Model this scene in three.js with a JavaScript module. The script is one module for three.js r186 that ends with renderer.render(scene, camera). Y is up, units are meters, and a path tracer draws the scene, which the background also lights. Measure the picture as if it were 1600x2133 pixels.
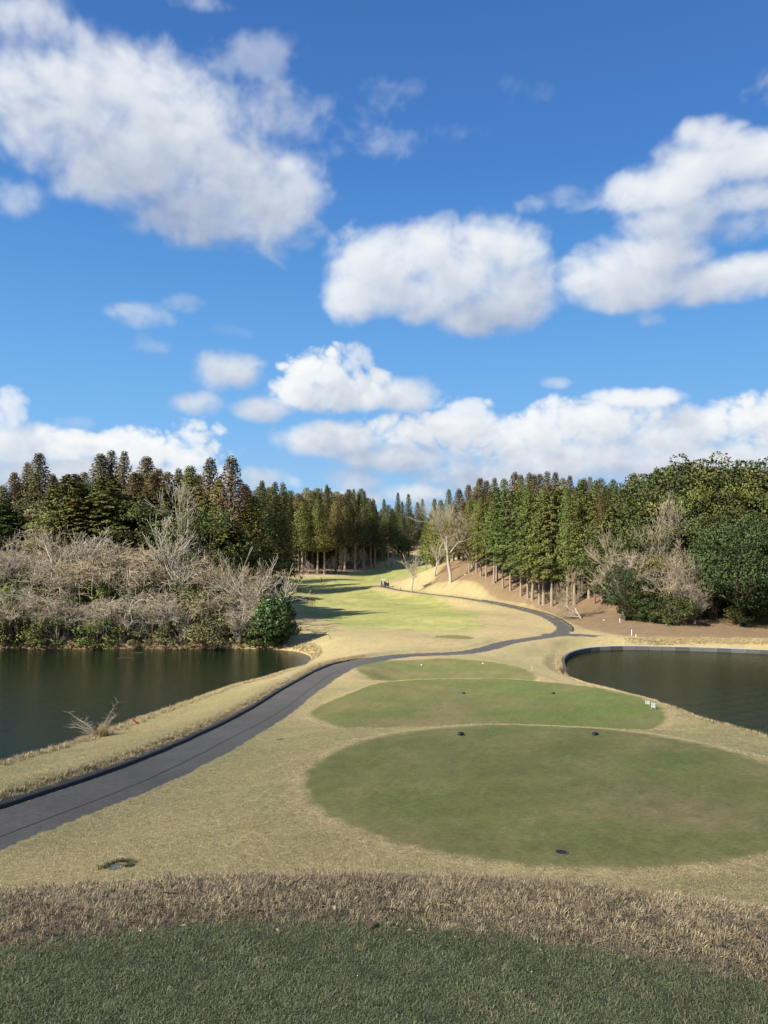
import * as THREE from 'three';
import { mergeGeometries } from 'three/addons/utils/BufferGeometryUtils.js';
import { MarchingCubes } from 'three/addons/objects/MarchingCubes.js';

// A golf hole seen from an elevated back tee: y up, metres, the pond surface is y = 0, the hole runs towards -z.
// "d" below is the distance down the hole (d = -z).
const EXPOSURE = 1.8;
const scene = new THREE.Scene();
const camera = new THREE.PerspectiveCamera(68, 0.75, 0.1, 6000);
camera.position.set(0, 13.5, 0);
camera.rotation.x = Math.atan(53.5 / 1581);
const renderer = new THREE.WebGLRenderer();
renderer.toneMapping = THREE.LinearToneMapping;
renderer.toneMappingExposure = EXPOSURE;
renderer.shadowMap.enabled = true;

const SUN = new THREE.Vector3(-0.79, 0, 0.61).normalize().multiplyScalar(Math.cos(0.69)).setY(Math.sin(0.69));
const sun = new THREE.DirectionalLight(new THREE.Color(1, 0.93, 0.80), 5);
sun.position.copy(SUN).multiplyScalar(400).add(new THREE.Vector3(0, 0, -130));
sun.target.position.set(0, 0, -130);
sun.castShadow = true;
sun.shadow.radius = 1;
sun.shadow.mapSize.set(4096, 4096);
Object.assign(sun.shadow.camera, { left: -220, right: 220, top: 220, bottom: -220, near: 1, far: 900 });
scene.add(sun, sun.target);

// ---------------------------------------------------------------- helpers
function rng(seed) { let s = seed >>> 0; return () => { s = (s + 0x6D2B79F5) | 0; let t = Math.imul(s ^ (s >>> 15), 1 | s); t = (t + Math.imul(t ^ (t >>> 7), 61 | t)) ^ t; return ((t ^ (t >>> 14)) >>> 0) / 4294967296; }; }
const { clamp, lerp } = THREE.MathUtils;
const sstep = (a, b, x) => { const t = clamp((x - a) / (b - a), 0, 1); return t * t * (3 - 2 * t); };
const PERM = new Uint8Array(512); { const r = rng(77), p = [...Array(256).keys()]; for (let i = 255; i > 0; i--) { const j = Math.floor(r() * (i + 1)); [p[i], p[j]] = [p[j], p[i]]; } for (let i = 0; i < 512; i++) PERM[i] = p[i & 255]; }
const grad = (h, x, y, z) => { const u = (h & 15) < 8 ? x : y, v = (h & 15) < 4 ? y : (h & 15) === 12 || (h & 15) === 14 ? x : z; return ((h & 1) ? -u : u) + ((h & 2) ? -v : v); };
function noise(x, y, z = 0) {   // gradient noise, about -1..1
  const X = Math.floor(x), Y = Math.floor(y), Z = Math.floor(z); x -= X; y -= Y; z -= Z;
  const u = x * x * x * (x * (x * 6 - 15) + 10), v = y * y * y * (y * (y * 6 - 15) + 10), w = z * z * z * (z * (z * 6 - 15) + 10);
  const A = PERM[X & 255] + (Y & 255), B = PERM[(X + 1) & 255] + (Y & 255), zz = Z & 255;
  const AA = PERM[A & 511] + zz, AB = PERM[(A + 1) & 511] + zz, BA = PERM[B & 511] + zz, BB = PERM[(B + 1) & 511] + zz;
  const g = (i, a, b, c) => grad(PERM[i & 511], a, b, c);
  return lerp(lerp(lerp(g(AA, x, y, z), g(BA, x - 1, y, z), u), lerp(g(AB, x, y - 1, z), g(BB, x - 1, y - 1, z), u), v),
    lerp(lerp(g(AA + 1, x, y, z - 1), g(BA + 1, x - 1, y, z - 1), u), lerp(g(AB + 1, x, y - 1, z - 1), g(BB + 1, x - 1, y - 1, z - 1), u), v), w);
}
function fbm(x, y, z, n, gain = 0.5) { let s = 0, a = 1; for (let i = 0; i < n; i++) { s += a * noise(x, y, z); a *= gain; x = x * 2.03 + 11.3; y = y * 2.03 + 5.7; z = z * 2.03 + 3.1; } return s; }
const taken = new Map();
function numbered(name) { const n = taken.get(name) ?? 0; taken.set(name, n + 1); return n ? name + '_' + String(n).padStart(3, '0') : name; }
function shade(o) { o.traverse((m) => { if (m.isMesh) { m.castShadow = true; m.receiveShadow = true; } }); return o; }
function top(o, name, label, category, group, kind) {     // a thing of its own in the scene
  o.name = numbered(name); if (label) o.userData.label = label; if (category) o.userData.category = category;
  if (group) o.userData.group = group; if (kind) o.userData.kind = kind; scene.add(o); return shade(o);
}
function part(parent, name, geometry, material) { const m = new THREE.Mesh(geometry, material); m.name = name; parent.add(m); return m; }
const mat = (r, g, b, rough = 0.85, extra = {}) => new THREE.MeshStandardMaterial({ color: new THREE.Color().setRGB(r, g, b), roughness: rough, side: THREE.DoubleSide, ...extra });

// ---------------------------------------------------------------- sky: blue air with cumulus clouds
{
  const W = 4096, H = 2048, R0 = H / 2, NR = H / 2, field = new Float32Array(W * NR).fill(-1), soft = new Float32Array(W * NR), tone = new Float32Array(W * NR), thin = new Float32Array(W * NR);
  const lin = (c) => { c /= 255; return c <= 0.04045 ? c / 12.92 : ((c + 0.055) / 1.055) ** 2.4; };
  // clouds: [azimuth, elevation, half width, half height (degrees), edge softness, greyness, density]
  const blobs = [
    [-22.7, 28.7, 6.6, 3.4, 0.75, 0.1],
    [-17.9, 29.7, 5.2, 3.1, 0.7, 0.08],
    [-25.5, 27.4, 3.7, 3.1, 0.75, 0.12],
    [-22.3, 31.4, 1.9, 1.9, 0.8, 0.15, 0.75],
    [-15.1, 27, 7.4, 3.6, 0.7, 0.12],
    [-19.5, 25.3, 5.1, 3.1, 0.75, 0.2],
    [-11.6, 25.5, 6.5, 3.8, 0.7, 0.22],
    [-13.3, 22.7, 6, 2.1, 0.8, 0.35],
    [-8.8, 23.6, 4, 3.3, 0.7, 0.25],
    [-9.5, 28.6, 5.5, 3.3, 0.95, 0.25, 0.7],
    [-10.3, 32.4, 4, 1.8, 1, 0.3, 0.55],
    [-3.7, 29.2, 6.3, 2.5, 1, 0.3, 0.55],
    [0, 28.1, 3.7, 1.4, 1, 0.3, 0.5],
    [-0.4, 31.2, 3.3, 1, 1, 0.3, 0.42],
    [10.2, 30.5, 3.2, 1.1, 1, 0.3, 0.3],
    [-26.2, 32.1, 5.9, 1.9, 1, 0.25, 0.75],
    [-26.3, 22.2, 2.1, 1.3, 1, 0.2, 0.6],
    [-13.8, 35, 3.2, 0.7, 1, 0.2, 0.6],
    [5.9, 28.3, 2.5, 0.9, 1, 0.2, 0.3],
    [-0.4, 19.7, 4, 2.9, 0.5, 0.1],
    [3.7, 20.3, 5.4, 2.6, 0.45, 0.08],
    [8, 20.8, 4.6, 2.4, 0.5, 0.1],
    [9.8, 17.8, 3.9, 2.4, 0.6, 0.22],
    [-2.2, 17.7, 2.4, 2, 0.5, 0.1],
    [7.6, 16.2, 3.6, 1.5, 0.7, 0.3],
    [5.8, 18.9, 5, 2.6, 0.5, 0.1],
    [2.6, 18, 6.2, 2, 0.55, 0.15],
    [8.4, 16.5, 4.2, 1.7, 0.65, 0.3],
    [23.5, 17.3, 5, 1.5, 0.6, 0.15],
    [21.7, 21.5, 4.6, 1.8, 0.7, 0.2, 0.85],
    [25.4, 20.6, 3.5, 1.5, 0.8, 0.3, 0.7],
    [18.7, 17.8, 4.8, 1.9, 0.5, 0.15],
    [17.7, 18.8, 4.2, 2.3, 0.45, 0.1],
    [20.7, 19.4, 3.4, 1.7, 0.5, 0.1],
    [15.4, 18.1, 3, 1.6, 0.6, 0.15],
    [25.6, 17.6, 4.3, 1.4, 0.5, 0.1],
    [17, 17, 3.3, 1.1, 0.7, 0.3],
    [20.1, 23.5, 4.1, 1.7, 0.55, 0.1],
    [23.6, 24.7, 3.9, 2.2, 0.55, 0.1],
    [26.9, 24.4, 3.4, 2, 0.55, 0.12],
    [23, 26.3, 1.8, 1.2, 0.6, 0.1],
    [26, 22.3, 3.7, 1.3, 0.7, 0.25],
    [11.2, 23.5, 1.8, 0.7, 1, 0.2, 0.55],
    [14.4, 23.8, 3.1, 1, 1, 0.2, 0.5],
    [-11.9, 12.3, 3, 1.7, 0.55, 0.45, 0.9],
    [-13.9, 9.8, 2.1, 1.1, 0.6, 0.5, 0.8],
    [-17.7, 15.8, 2.7, 1.1, 0.95, 0.4, 0.6],
    [-15, 16.8, 2.1, 0.9, 0.95, 0.4, 0.55],
    [-17.4, 13.8, 2, 0.9, 0.95, 0.4, 0.5],
    [-11.9, 15, 2.1, 0.7, 1, 0.5, 0.4],
    [-5.1, 12.3, 2.7, 1.7, 0.15, 0],
    [-2.1, 13.2, 1.4, 1.3, 0.2, 0, 0.7],
    [-6.7, 10.9, 2.5, 1.4, 0.2, 0.05],
    [-1.5, 11, 3.5, 1.7, 0.2, 0.1],
    [1.8, 10.6, 3.1, 1.4, 0.45, 0.3],
    [-9, 9.6, 2.5, 1, 0.6, 0.4],
    [-4, 10.6, 4, 1.4, 0.25, 0.2],
    [5.6, 9.5, 2.5, 1.4, 0.15, 0, 0.75],
    [3.6, 8.1, 7.2, 1.6, 0.2, 0.08],
    [-3.6, 7.4, 4.7, 1.4, 0.35, 0.15],
    [9, 7.5, 6.9, 1.9, 0.2, 0.1],
    [16, 8.2, 5.9, 2.1, 0.2, 0.08],
    [20.9, 7.3, 6.1, 2.3, 0.25, 0.15],
    [21.8, 8.1, 2.2, 1.5, 0.3, 0.5],
    [25.8, 7.7, 4.3, 2.3, 0.2, 0.1],
    [13.6, 5.8, 8.5, 1.7, 0.35, 0.12],
    [22.4, 5.2, 7.6, 1.8, 0.35, 0.15],
    [1.1, 6, 5.1, 1.2, 0.5, 0.3],
    [25.7, 4.4, 5.1, 1.5, 0.35, 0.15],
    [18.6, 9.9, 3.8, 0.8, 0.3, 0.05],
    [-26.5, 8.6, 1.6, 1.9, 0.2, 0, 0.75],
    [-26, 6.2, 3, 1.8, 0.35, 0.25],
    [-23.3, 6.3, 2.8, 1.4, 0.2, 0.08],
    [-24.2, 4.3, 4.4, 1.3, 0.4, 0.35],
    [-18.6, 6.3, 2.3, 1.6, 0.12, 0],
    [-16.4, 6.4, 1.9, 1.4, 0.12, 0.02],
    [-13.6, 7.5, 2.1, 1.7, 0.12, 0, 0.8],
    [-14.2, 5.8, 3.1, 1.7, 0.15, 0],
    [-20.8, 4.6, 4.2, 1.2, 0.4, 0.3],
    [-15.9, 4.4, 5.2, 1.4, 0.3, 0.1],
    [-7, 4.2, 1.1, 0.9, 0.3, 0.05, 0.6],
    [-9, 4.3, 2.1, 1.1, 0.6, 0.45, 0.8],
    [-2.2, 4.3, 2.2, 1.2, 0.7, 0.35, 0.8],
    [2.4, 3.3, 2.9, 0.9, 0.4, 0.1],
    [-3.6, 2.9, 4.3, 0.8, 0.5, 0.3],
    [12.7, 11.3, 1.1, 0.5, 0.9, 0.2, 0.6],
    [19.5, 15.3, 1.2, 0.6, 0.9, 0.2, 0.55],
    [7.2, 4.7, 5.3, 1.6, 0.8, 0.3, 0.9],
    [-22.4, 8, 1.6, 0.5, 1, 0.2, 0.4],
  ];
  const r = rng(5);
  for (let k = 0; k < 46; k++) {                                     // the same kind of clouds all round
    const az = 38 + r() * 284, el = 6 + 50 * r() ** 1.3, s = 3 + 5 * r(), so = 0.25 + 0.5 * r(), gr = 0.1 + 0.3 * r();
    for (let j = 0; j < 6; j++) blobs.push([az + (r() - 0.5) * s * 2.6 / Math.cos(el / 57.3), el + (r() - 0.5) * s, s * (0.5 + 0.6 * r()) / Math.cos(el / 57.3), s * (0.3 + 0.35 * r()), so, gr, 1]);
  }
  for (let k = 0; k < 40; k++) { const az = 38 + k * 7.1, s = 3 + 3 * r(); blobs.push([az, 2 + 4 * r(), s * 1.5, s * 0.7, 0.3, 0.2, 1]); }
  for (const [az, el, ra, re, so, gr, de = 1] of blobs) {
    const m = 1.45, y0 = Math.max(0, Math.floor((el - re * m) / 90 * NR)), y1 = Math.min(NR - 1, Math.ceil((el + re * m) / 90 * NR));
    for (let y = y0; y <= y1; y++) {
      const ey = ((y + 0.5) / NR * 90 - el) / re, x0 = Math.floor((az - ra * m - 90) / 360 * W + W / 2), x1 = Math.ceil((az + ra * m - 90) / 360 * W + W / 2);
      for (let x = x0; x <= x1; x++) {
        const ex = (((x + 0.5) - W / 2) / W * 360 + 90 - az) / ra, q = ex * ex + ey * ey; if (q > m * m) continue;
        const i = y * W + ((x % W) + W) % W, f = de - q, old = field[i];
        const w = clamp(0.5 + (f - old) / 0.9, 0, 1), nv = lerp(old, f, w) + 0.45 * 0.5 * w * (1 - w);   // smooth union
        field[i] = nv; soft[i] = old <= -0.99 ? so : lerp(soft[i], so, w); tone[i] = old <= -0.99 ? gr : lerp(tone[i], gr, w); const th = lerp(0.16, 1, sstep(0.3, 0.95, de)); thin[i] = old <= -0.99 ? th : lerp(thin[i], th, w);
      }
    }
  }
  const dens = new Float32Array(W * NR), deg = Math.PI / 180;
  for (let y = 0; y < NR; y++) {
    const el = (y + 0.5) / NR * 90 * deg, ce = Math.cos(el), se = Math.sin(el);
    for (let x = 0; x < W; x++) {
      const i = y * W + x; if (field[i] < -0.98) continue;
      const a = ((x + 0.5) / W - 0.5) * 2 * Math.PI, dx = Math.cos(a) * ce, dz = Math.sin(a) * ce, k = 9;
      const wx = noise(dx * 16, se * 16, dz * 16) * 0.014, wy = noise(dx * 16 + 40, se * 16, dz * 16) * 0.014;
      const so = soft[i], n = fbm((dx + wx) * k, (se + wy) * k * 1.25, dz * k, 3, 0.5), n2 = fbm((dx + wx) * 27, (se + wy) * 31, dz * 27, 6, 0.55); let bil = 0; if (so < 0.7) for (let q = 0, am = 1, fr = 24; q < 5; q++, am *= 0.55, fr *= 2.1) bil += am * (Math.abs(noise((dx + wx) * fr + q * 7, (se + wy) * fr * 1.1, dz * fr)) * 2.4 - 0.62);
      dens[i] = field[i] + n * (0.4 + 0.5 * (1 - thin[i])) + (1 - thin[i]) * (n2 * 0.6 - 0.1) + lerp(bil * 0.58, n2 * 0.44, sstep(0.12, 0.45, so)) + 0.06;
    }
  }
  const data = new Float32Array(W * H * 4), stops = [[0, 176, 209, 238], [3, 158, 202, 240], [8, 128, 186, 240], [14, 108, 169, 231], [20, 90, 151, 219], [27, 76, 131, 203], [36, 65, 115, 185], [90, 40, 84, 156]].map(([e, ...c]) => [e, ...c.map(lin)]);
  const cWhite = [240, 244, 247].map(lin), cGrey = [150, 166, 196].map(lin), cBright = [255, 255, 255].map(lin);
  for (let y = 0; y < H; y++) {
    const el = Math.max(0, (y + 0.5 - R0) / NR * 90); let s = 0; while (s < stops.length - 2 && stops[s + 1][0] < el) s++;
    const t = (el - stops[s][0]) / (stops[s + 1][0] - stops[s][0]), air = [1, 2, 3].map((c) => lerp(stops[s][c], stops[s + 1][c], t));
    for (let x = 0; x < W; x++) {
      const o = (y * W + x) * 4; let c = air, a = 0;
      if (y >= R0) {
        const yy = y - R0, i = yy * W + x, d = dens[i];
        if (field[i] > -0.98 && d > -0.4) {
          const so = soft[i];
          { const e = Math.max(0, d + 0.05 + 0.34 * so); a = (1 - Math.exp(-e * (e + 0.12) * (0.4 + 0.78 / (so + 0.07)))) * thin[i]; }
          // self-shading towards the sun (up and to the left of these clouds) and grey undersides
          let occ = 0; for (const [sx, sy, w] of [[-6, 9, 0.5], [-13, 20, 0.4], [-24, 38, 0.3], [0, 60, 0.25 + 0.3 * so]]) { const y2 = yy + sy; if (y2 < NR) occ += w * clamp(dens[y2 * W + (((x + sx) % W) + W) % W], 0, 1.2); }
          const g = clamp(occ * 0.46 + tone[i] - 0.18 - 0.2 * clamp(d - 0.3, -0.3, 0.5), 0, 1), b = clamp(0.5 - so, 0, 0.5) * 2 * sstep(0.5, 0, occ);
          c = [0, 1, 2].map((k) => lerp(air[k], lerp(lerp(cWhite[k], cBright[k], b), cGrey[k], g), a));
        }
      }
      data[o] = c[0] / EXPOSURE; data[o + 1] = c[1] / EXPOSURE; data[o + 2] = c[2] / EXPOSURE; data[o + 3] = 1;
    }
  }
  const sky = new THREE.DataTexture(data, W, H, THREE.RGBAFormat, THREE.FloatType);
  sky.mapping = THREE.EquirectangularReflectionMapping; sky.magFilter = THREE.LinearFilter; sky.minFilter = THREE.LinearFilter; sky.needsUpdate = true;
  scene.background = sky; scene.environment = sky;
}

// ---------------------------------------------------------------- the lie of the land: [x, d, height]
const HEIGHTS = [
  // isthmus with the forward tees
  [0, 5, 7.6], [-5, 8, 7.5], [8, 8, 7.4], [-2, 19, 7.2], [10, 19, 7.1], [4, 14, 7.3], [4, 25, 7.0], [-5.3, 15, 7.1], [-4, 24, 6.6], [-3.2, 32, 5.7], [-2.5, 45, 4.4], [3, 46, 4.6], [9, 46, 4.4],
  [4.5, 36, 5.6], [4.5, 59, 3.2], [12, 60, 2.5], [10, 68, 2.5], [14, 69, 1.9], [15, 75, 1.5], [17.5, 86, 1.1], [20.5, 90, 1.1],
  [14.5, 28, 6], [14, 38, 5], [14.2, 50, 3.6], [15, 62, 2], [16, 20, 6.8], [17, 10, 6.8], [25, 30, 5], [25, 50, 3], [30, 70, 1.5],
  // left bank crest
  [-12.96, 25.9, 5.68], [-12.42, 29.6, 5.29], [-11.58, 33.6, 4.87], [-11.58, 39.3, 4.39], [-10.68, 48.6, 3.59], [-8.74, 60.5, 2.48], [-8.14, 72, 1.29], [-8.12, 85, 0.36], [-20, 30, 5], [-20, 50, 3], [-20, 75, 0.8],
  // along the cart path
  [-8.79, 17.6, 6.86], [-7.07, 22.6, 6.51], [-6.22, 31, 5.54], [-5.6, 37.2, 4.99], [-4.76, 47.4, 4.28], [-2.94, 58.5, 3.69], [-0.8, 64, 3.29], [2.19, 69.5, 2.8], [7.5, 74.5, 2.26], [10.43, 79, 1.98], [14.07, 86, 1.71], [17.56, 90, 1.61], [21.11, 94.5, 1.43], [24.08, 102, 1.31], [25.16, 111, 1.27], [25.15, 121, 1.24], [23.45, 132, 1.2], [20.11, 145, 1.17], [14.94, 158, 1.16], [8.63, 171, 1], [3.48, 184, 0.86], [0.25, 196, 0.77], [-1.28, 203, 0.58],
  // far shore and fairway
  [-11.5, 93, 0.35], [-17, 94, 0.5], [-11.36, 95, 0.66], [-10.98, 109, 1.84], [-5.54, 88, 1.88], [-2.06, 82, 2.16], [0, 81, 2.3], [8.35, 91.5, 1.53], [14, 96, 1.4], [-7.18, 114, 1.3], [3.12, 99, 1.48], [12.93, 111, 1.62], [-17.27, 137, 1.25], [-23.57, 178, 1.16],
  [8.06, 128, 1.41], [-4.89, 155, 0.81], [-13.19, 209, 1.64], [-21.6, 214, 2.3], [-19.52, 221, 2.63], [-8.94, 236, 3.08], [-1.63, 258, 3.73], [8.97, 284, 4.9], [18.69, 296, 5.47], [13.57, 316, 7.52], [15.47, 360, 11.68], [17, 410, 17], [5, 215, 1.6], [4, 240, 3], [16, 240, 3.6], [18, 265, 4.4],
  // mound and wooded hill right of the path
  [8.08, 183, 1.39], [11.99, 190, 5.47], [15.19, 172, 3.52], [22.8, 190, 8.7], [22.21, 160, 4.42], [26.86, 142, 3.21], [31.51, 125, 2.32], [35.99, 119, 2.63], [32.11, 102, 1.95], [41.97, 101, 1.87], [49.86, 99, 1.54], [35, 185, 11], [30, 175, 8.6], [40, 160, 9],
  [29.58, 94, 1.14], [46.31, 92, 1.35], [38.24, 93.5, 1.21], [29, 91.8, 0.7], [37, 91.2, 0.7], [45, 88.8, 0.7], [24, 91.5, 0.9],
  [60, 130, 10], [50, 115, 5], [80, 130, 13], [48, 145, 10], [60, 170, 17], [30, 225, 7], [42, 255, 11], [46, 300, 15], [34, 330, 14], [100, 110, 9], [110, 150, 18], [110, 80, 4], [75, 100, 4.5],
  // wooded hill on the left
  [-20, 101, 1.6], [-30, 101, 3], [-45, 101, 4], [-70, 101, 5], [-28, 115, 6.5], [-45, 118, 10], [-70, 120, 11], [-20, 115, 2.6], [-24, 128, 4], [-30, 140, 5], [-45, 140, 12.5], [-70, 145, 14], [-40, 165, 8], [-34, 182, 3.5], [-60, 200, 10], [-45, 222, 7], [-90, 130, 13], [-90, 101, 6], [-120, 150, 16], [-120, 80, 5], [-100, 40, 5],
  [-22, 240, 5], [-18, 270, 10], [0, 300, 11], [-40, 270, 11], [-80, 300, 14], [0, 420, 16], [80, 400, 17], [-150, 250, 15], [150, 250, 20],
  [0, -30, 8], [40, -30, 7.5], [-40, -30, 8], [60, 5, 6.5], [-60, 8, 6.5], [100, 0, 8], [-100, 0, 8], [-16, 4, 7.4], [-12, 12, 7.1], [0, -80, 9],
];
// cart path centre line: [x, d, height]
const PATH = [[-24, -14, 7.6], [-19, -2, 7.5], [-13.5, 8, 7.1], [-8.79, 17.6, 6.86], [-7.07, 22.6, 6.51], [-6.22, 31, 5.54], [-5.6, 37.2, 4.99], [-4.76, 47.4, 4.28], [-2.94, 58.5, 3.69], [-0.8, 64, 3.29], [2.19, 69.5, 2.8], [7.5, 74.5, 2.26], [10.43, 79, 1.98], [14.07, 86, 1.71], [17.56, 90, 1.61], [21.11, 94.5, 1.43], [24.08, 102, 1.31], [25.16, 111, 1.27], [25.15, 121, 1.24], [23.45, 132, 1.2], [20.11, 145, 1.17], [14.94, 158, 1.16], [8.63, 171, 1], [3.48, 184, 0.86], [0.25, 196, 0.77], [-1.28, 203, 0.58]];
const BRANCH = [[21.36, 94.8, 1.45], [24.5, 95.2, 1.4], [27.5, 95, 1.3], [31, 94.6, 1.2]];
// shore lines of the two ponds: [x, d]
const POND_L = [[-26, 23.5], [-20.5, 29], [-18.6, 36], [-16.8, 44], [-14.6, 54], [-11.4, 66], [-8.9, 76], [-8.1, 82], [-8.3, 86.5], [-10, 90], [-13.5, 92.2], [-20, 92.8], [-26, 92.4], [-33, 92.9], [-40, 92.3], [-47, 92.2], [-60, 90], [-75, 85], [-85, 65], [-75, 40], [-50, 24], [-34, 19]];
const POND_R = [[17.34, 72.65, 0], [18.32, 78.17, 0], [19.48, 83.29, 0], [21.11, 86.97, 0], [23.55, 90.25, 0], [26.27, 91.78, 0], [28.99, 92.17, 0], [32.9, 91.78, 0], [37.2, 91.01, 0], [41.26, 89.87, 0], [44.65, 88.76, 0], [53, 85.5], [63, 80], [75, 68], [80, 52], [70, 34], [50, 22], [34, 19.5], [26, 22], [22.6, 29], [20.6, 38], [19.4, 50], [18.1, 62], [17.3, 68]].map(([x, d]) => [x, d]);
const TEES = [   // [x, d, half width, half depth, height, blend]
  [4.3, 19.9, 6.35, 5.5, 7.3, 0.30], [4.9, 37.4, 8.5, 7.3, 5.3, 0.30], [4.6, 57.8, 6.8, 7.5, 3.2, 0.3], [8.4, 91.6, 2.5, 2.9, 1.45, 0.3]];
const MAT = [-0.35, -0.22, 3.5];    // the back tee is a round: x, d, radius

function closed(pts, n) { const c = new THREE.CatmullRomCurve3(pts.map(([x, d]) => new THREE.Vector3(x, 0, -d)), true, 'centripetal'); return c.getSpacedPoints(n).slice(0, -1).map((p) => [p.x, -p.z]); }
function sd(poly) {       // signed distance to a closed outline, inside positive
  const n = poly.length, xs = poly.map((p) => p[0]), x0 = Math.min(...xs), x1 = Math.max(...xs), ys = poly.map((p) => p[1]), y0 = Math.min(...ys), y1 = Math.max(...ys);
  return (x, y) => {
    const off = Math.max(x0 - x, x - x1, y0 - y, y - y1); if (off > 30) return -off;
    let best = 1e9, inside = false;
    for (let i = 0, j = n - 1; i < n; j = i++) {
      const ax = poly[j][0], ay = poly[j][1], bx = poly[i][0] - ax, by = poly[i][1] - ay, px = x - ax, py = y - ay;
      const t = clamp((px * bx + py * by) / (bx * bx + by * by), 0, 1), q = (px - bx * t) ** 2 + (py - by * t) ** 2;
      if (q < best) best = q;
      if ((ay > y) !== (poly[i][1] > y) && x < bx * (y - ay) / by + ax) inside = !inside;
    }
    return inside ? Math.sqrt(best) : -Math.sqrt(best);
  };
}
const pondLeft = sd(closed(POND_L, 140)), wallLine = closed(POND_R, 200), pondRight = sd(wallLine);
function centreLine(pts, n) { return new THREE.CatmullRomCurve3(pts.map(([x, d, y]) => new THREE.Vector3(x, y, -d)), false, 'centripetal').getSpacedPoints(n); }
const pathLine = centreLine(PATH, 320), branchLine = centreLine(BRANCH, 16);
function near(line, x, d) {           // nearest point of a line: [distance, height there, side, share along]
  let best = 1e9, y = 0, side = 0, at = 0;
  for (let i = 1; i < line.length; i++) {
    const a = line[i - 1], b = line[i], bx = b.x - a.x, bz = b.z - a.z, px = x - a.x, pz = -d - a.z, t = clamp((px * bx + pz * bz) / (bx * bx + bz * bz), 0, 1), q = (px - bx * t) ** 2 + (pz - bz * t) ** 2;
    if (q < best) { best = q; y = lerp(a.y, b.y, t); side = Math.sign(bx * pz - bz * px); at = (i - 1 + t) / (line.length - 1); }
  }
  return [Math.sqrt(best), y, side, at];
}
// thin plate through HEIGHTS
const plate = (() => {
  const P = HEIGHTS, n = P.length, N = n + 3, A = [], U = (r2) => r2 < 1e-9 ? 0 : r2 * Math.log(r2) * 0.5, S = 0.01;
  for (let i = 0; i < N; i++) A.push(new Float64Array(N + 1));
  for (let i = 0; i < n; i++) {
    for (let j = 0; j < n; j++) A[i][j] = U(((P[i][0] - P[j][0]) * S) ** 2 + ((P[i][1] - P[j][1]) * S) ** 2);
    A[i][i] += 2e-4; A[i][n] = A[n][i] = 1; A[i][n + 1] = A[n + 1][i] = P[i][0] * S; A[i][n + 2] = A[n + 2][i] = P[i][1] * S; A[i][N] = P[i][2];
  }
  for (let c = 0; c < N; c++) {
    let p = c; for (let i = c + 1; i < N; i++) if (Math.abs(A[i][c]) > Math.abs(A[p][c])) p = i;
    [A[c], A[p]] = [A[p], A[c]];
    for (let i = c + 1; i < N; i++) { const f = A[i][c] / A[c][c]; if (f) for (let k = c; k <= N; k++) A[i][k] -= f * A[c][k]; }
  }
  const w = new Float64Array(N); for (let i = N - 1; i >= 0; i--) { let s = A[i][N]; for (let k = i + 1; k < N; k++) s -= A[i][k] * w[k]; w[i] = s / A[i][i]; }
  return (x, d) => { let s = w[n] + w[n + 1] * x * S + w[n + 2] * d * S; for (let j = 0; j < n; j++) s += w[j] * U(((x - P[j][0]) * S) ** 2 + ((d - P[j][1]) * S) ** 2); return s; };
})();
const smax = (a, b, k) => { const h = clamp(0.5 + (a - b) / (2 * k), 0, 1); return lerp(b, a, h) + k * h * (1 - h); };
const smin = (a, b, k) => -smax(-a, -b, k);
const PATH_HALF = 1.13;
const pathZone = (x, d, q) => { const n = q ?? near(pathLine, x, d), b = d > 88 && d < 102 && x > 15 && x < 36 ? near(branchLine, x, d) : null; const e = (0.1 * noise(x * 0.9, d * 0.9, 3) + 0.06 * noise(x * 3.1, d * 3.1, 3)) * (n[2] > 0 ? 1 : 0.2); return Math.max(PATH_HALF + e - n[0] - 2.5 * sstep(0.992, 1, n[3]), b ? lerp(1.9, 0.08, Math.min(1, b[3] * 1.3)) - b[0] : -9); };
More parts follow.
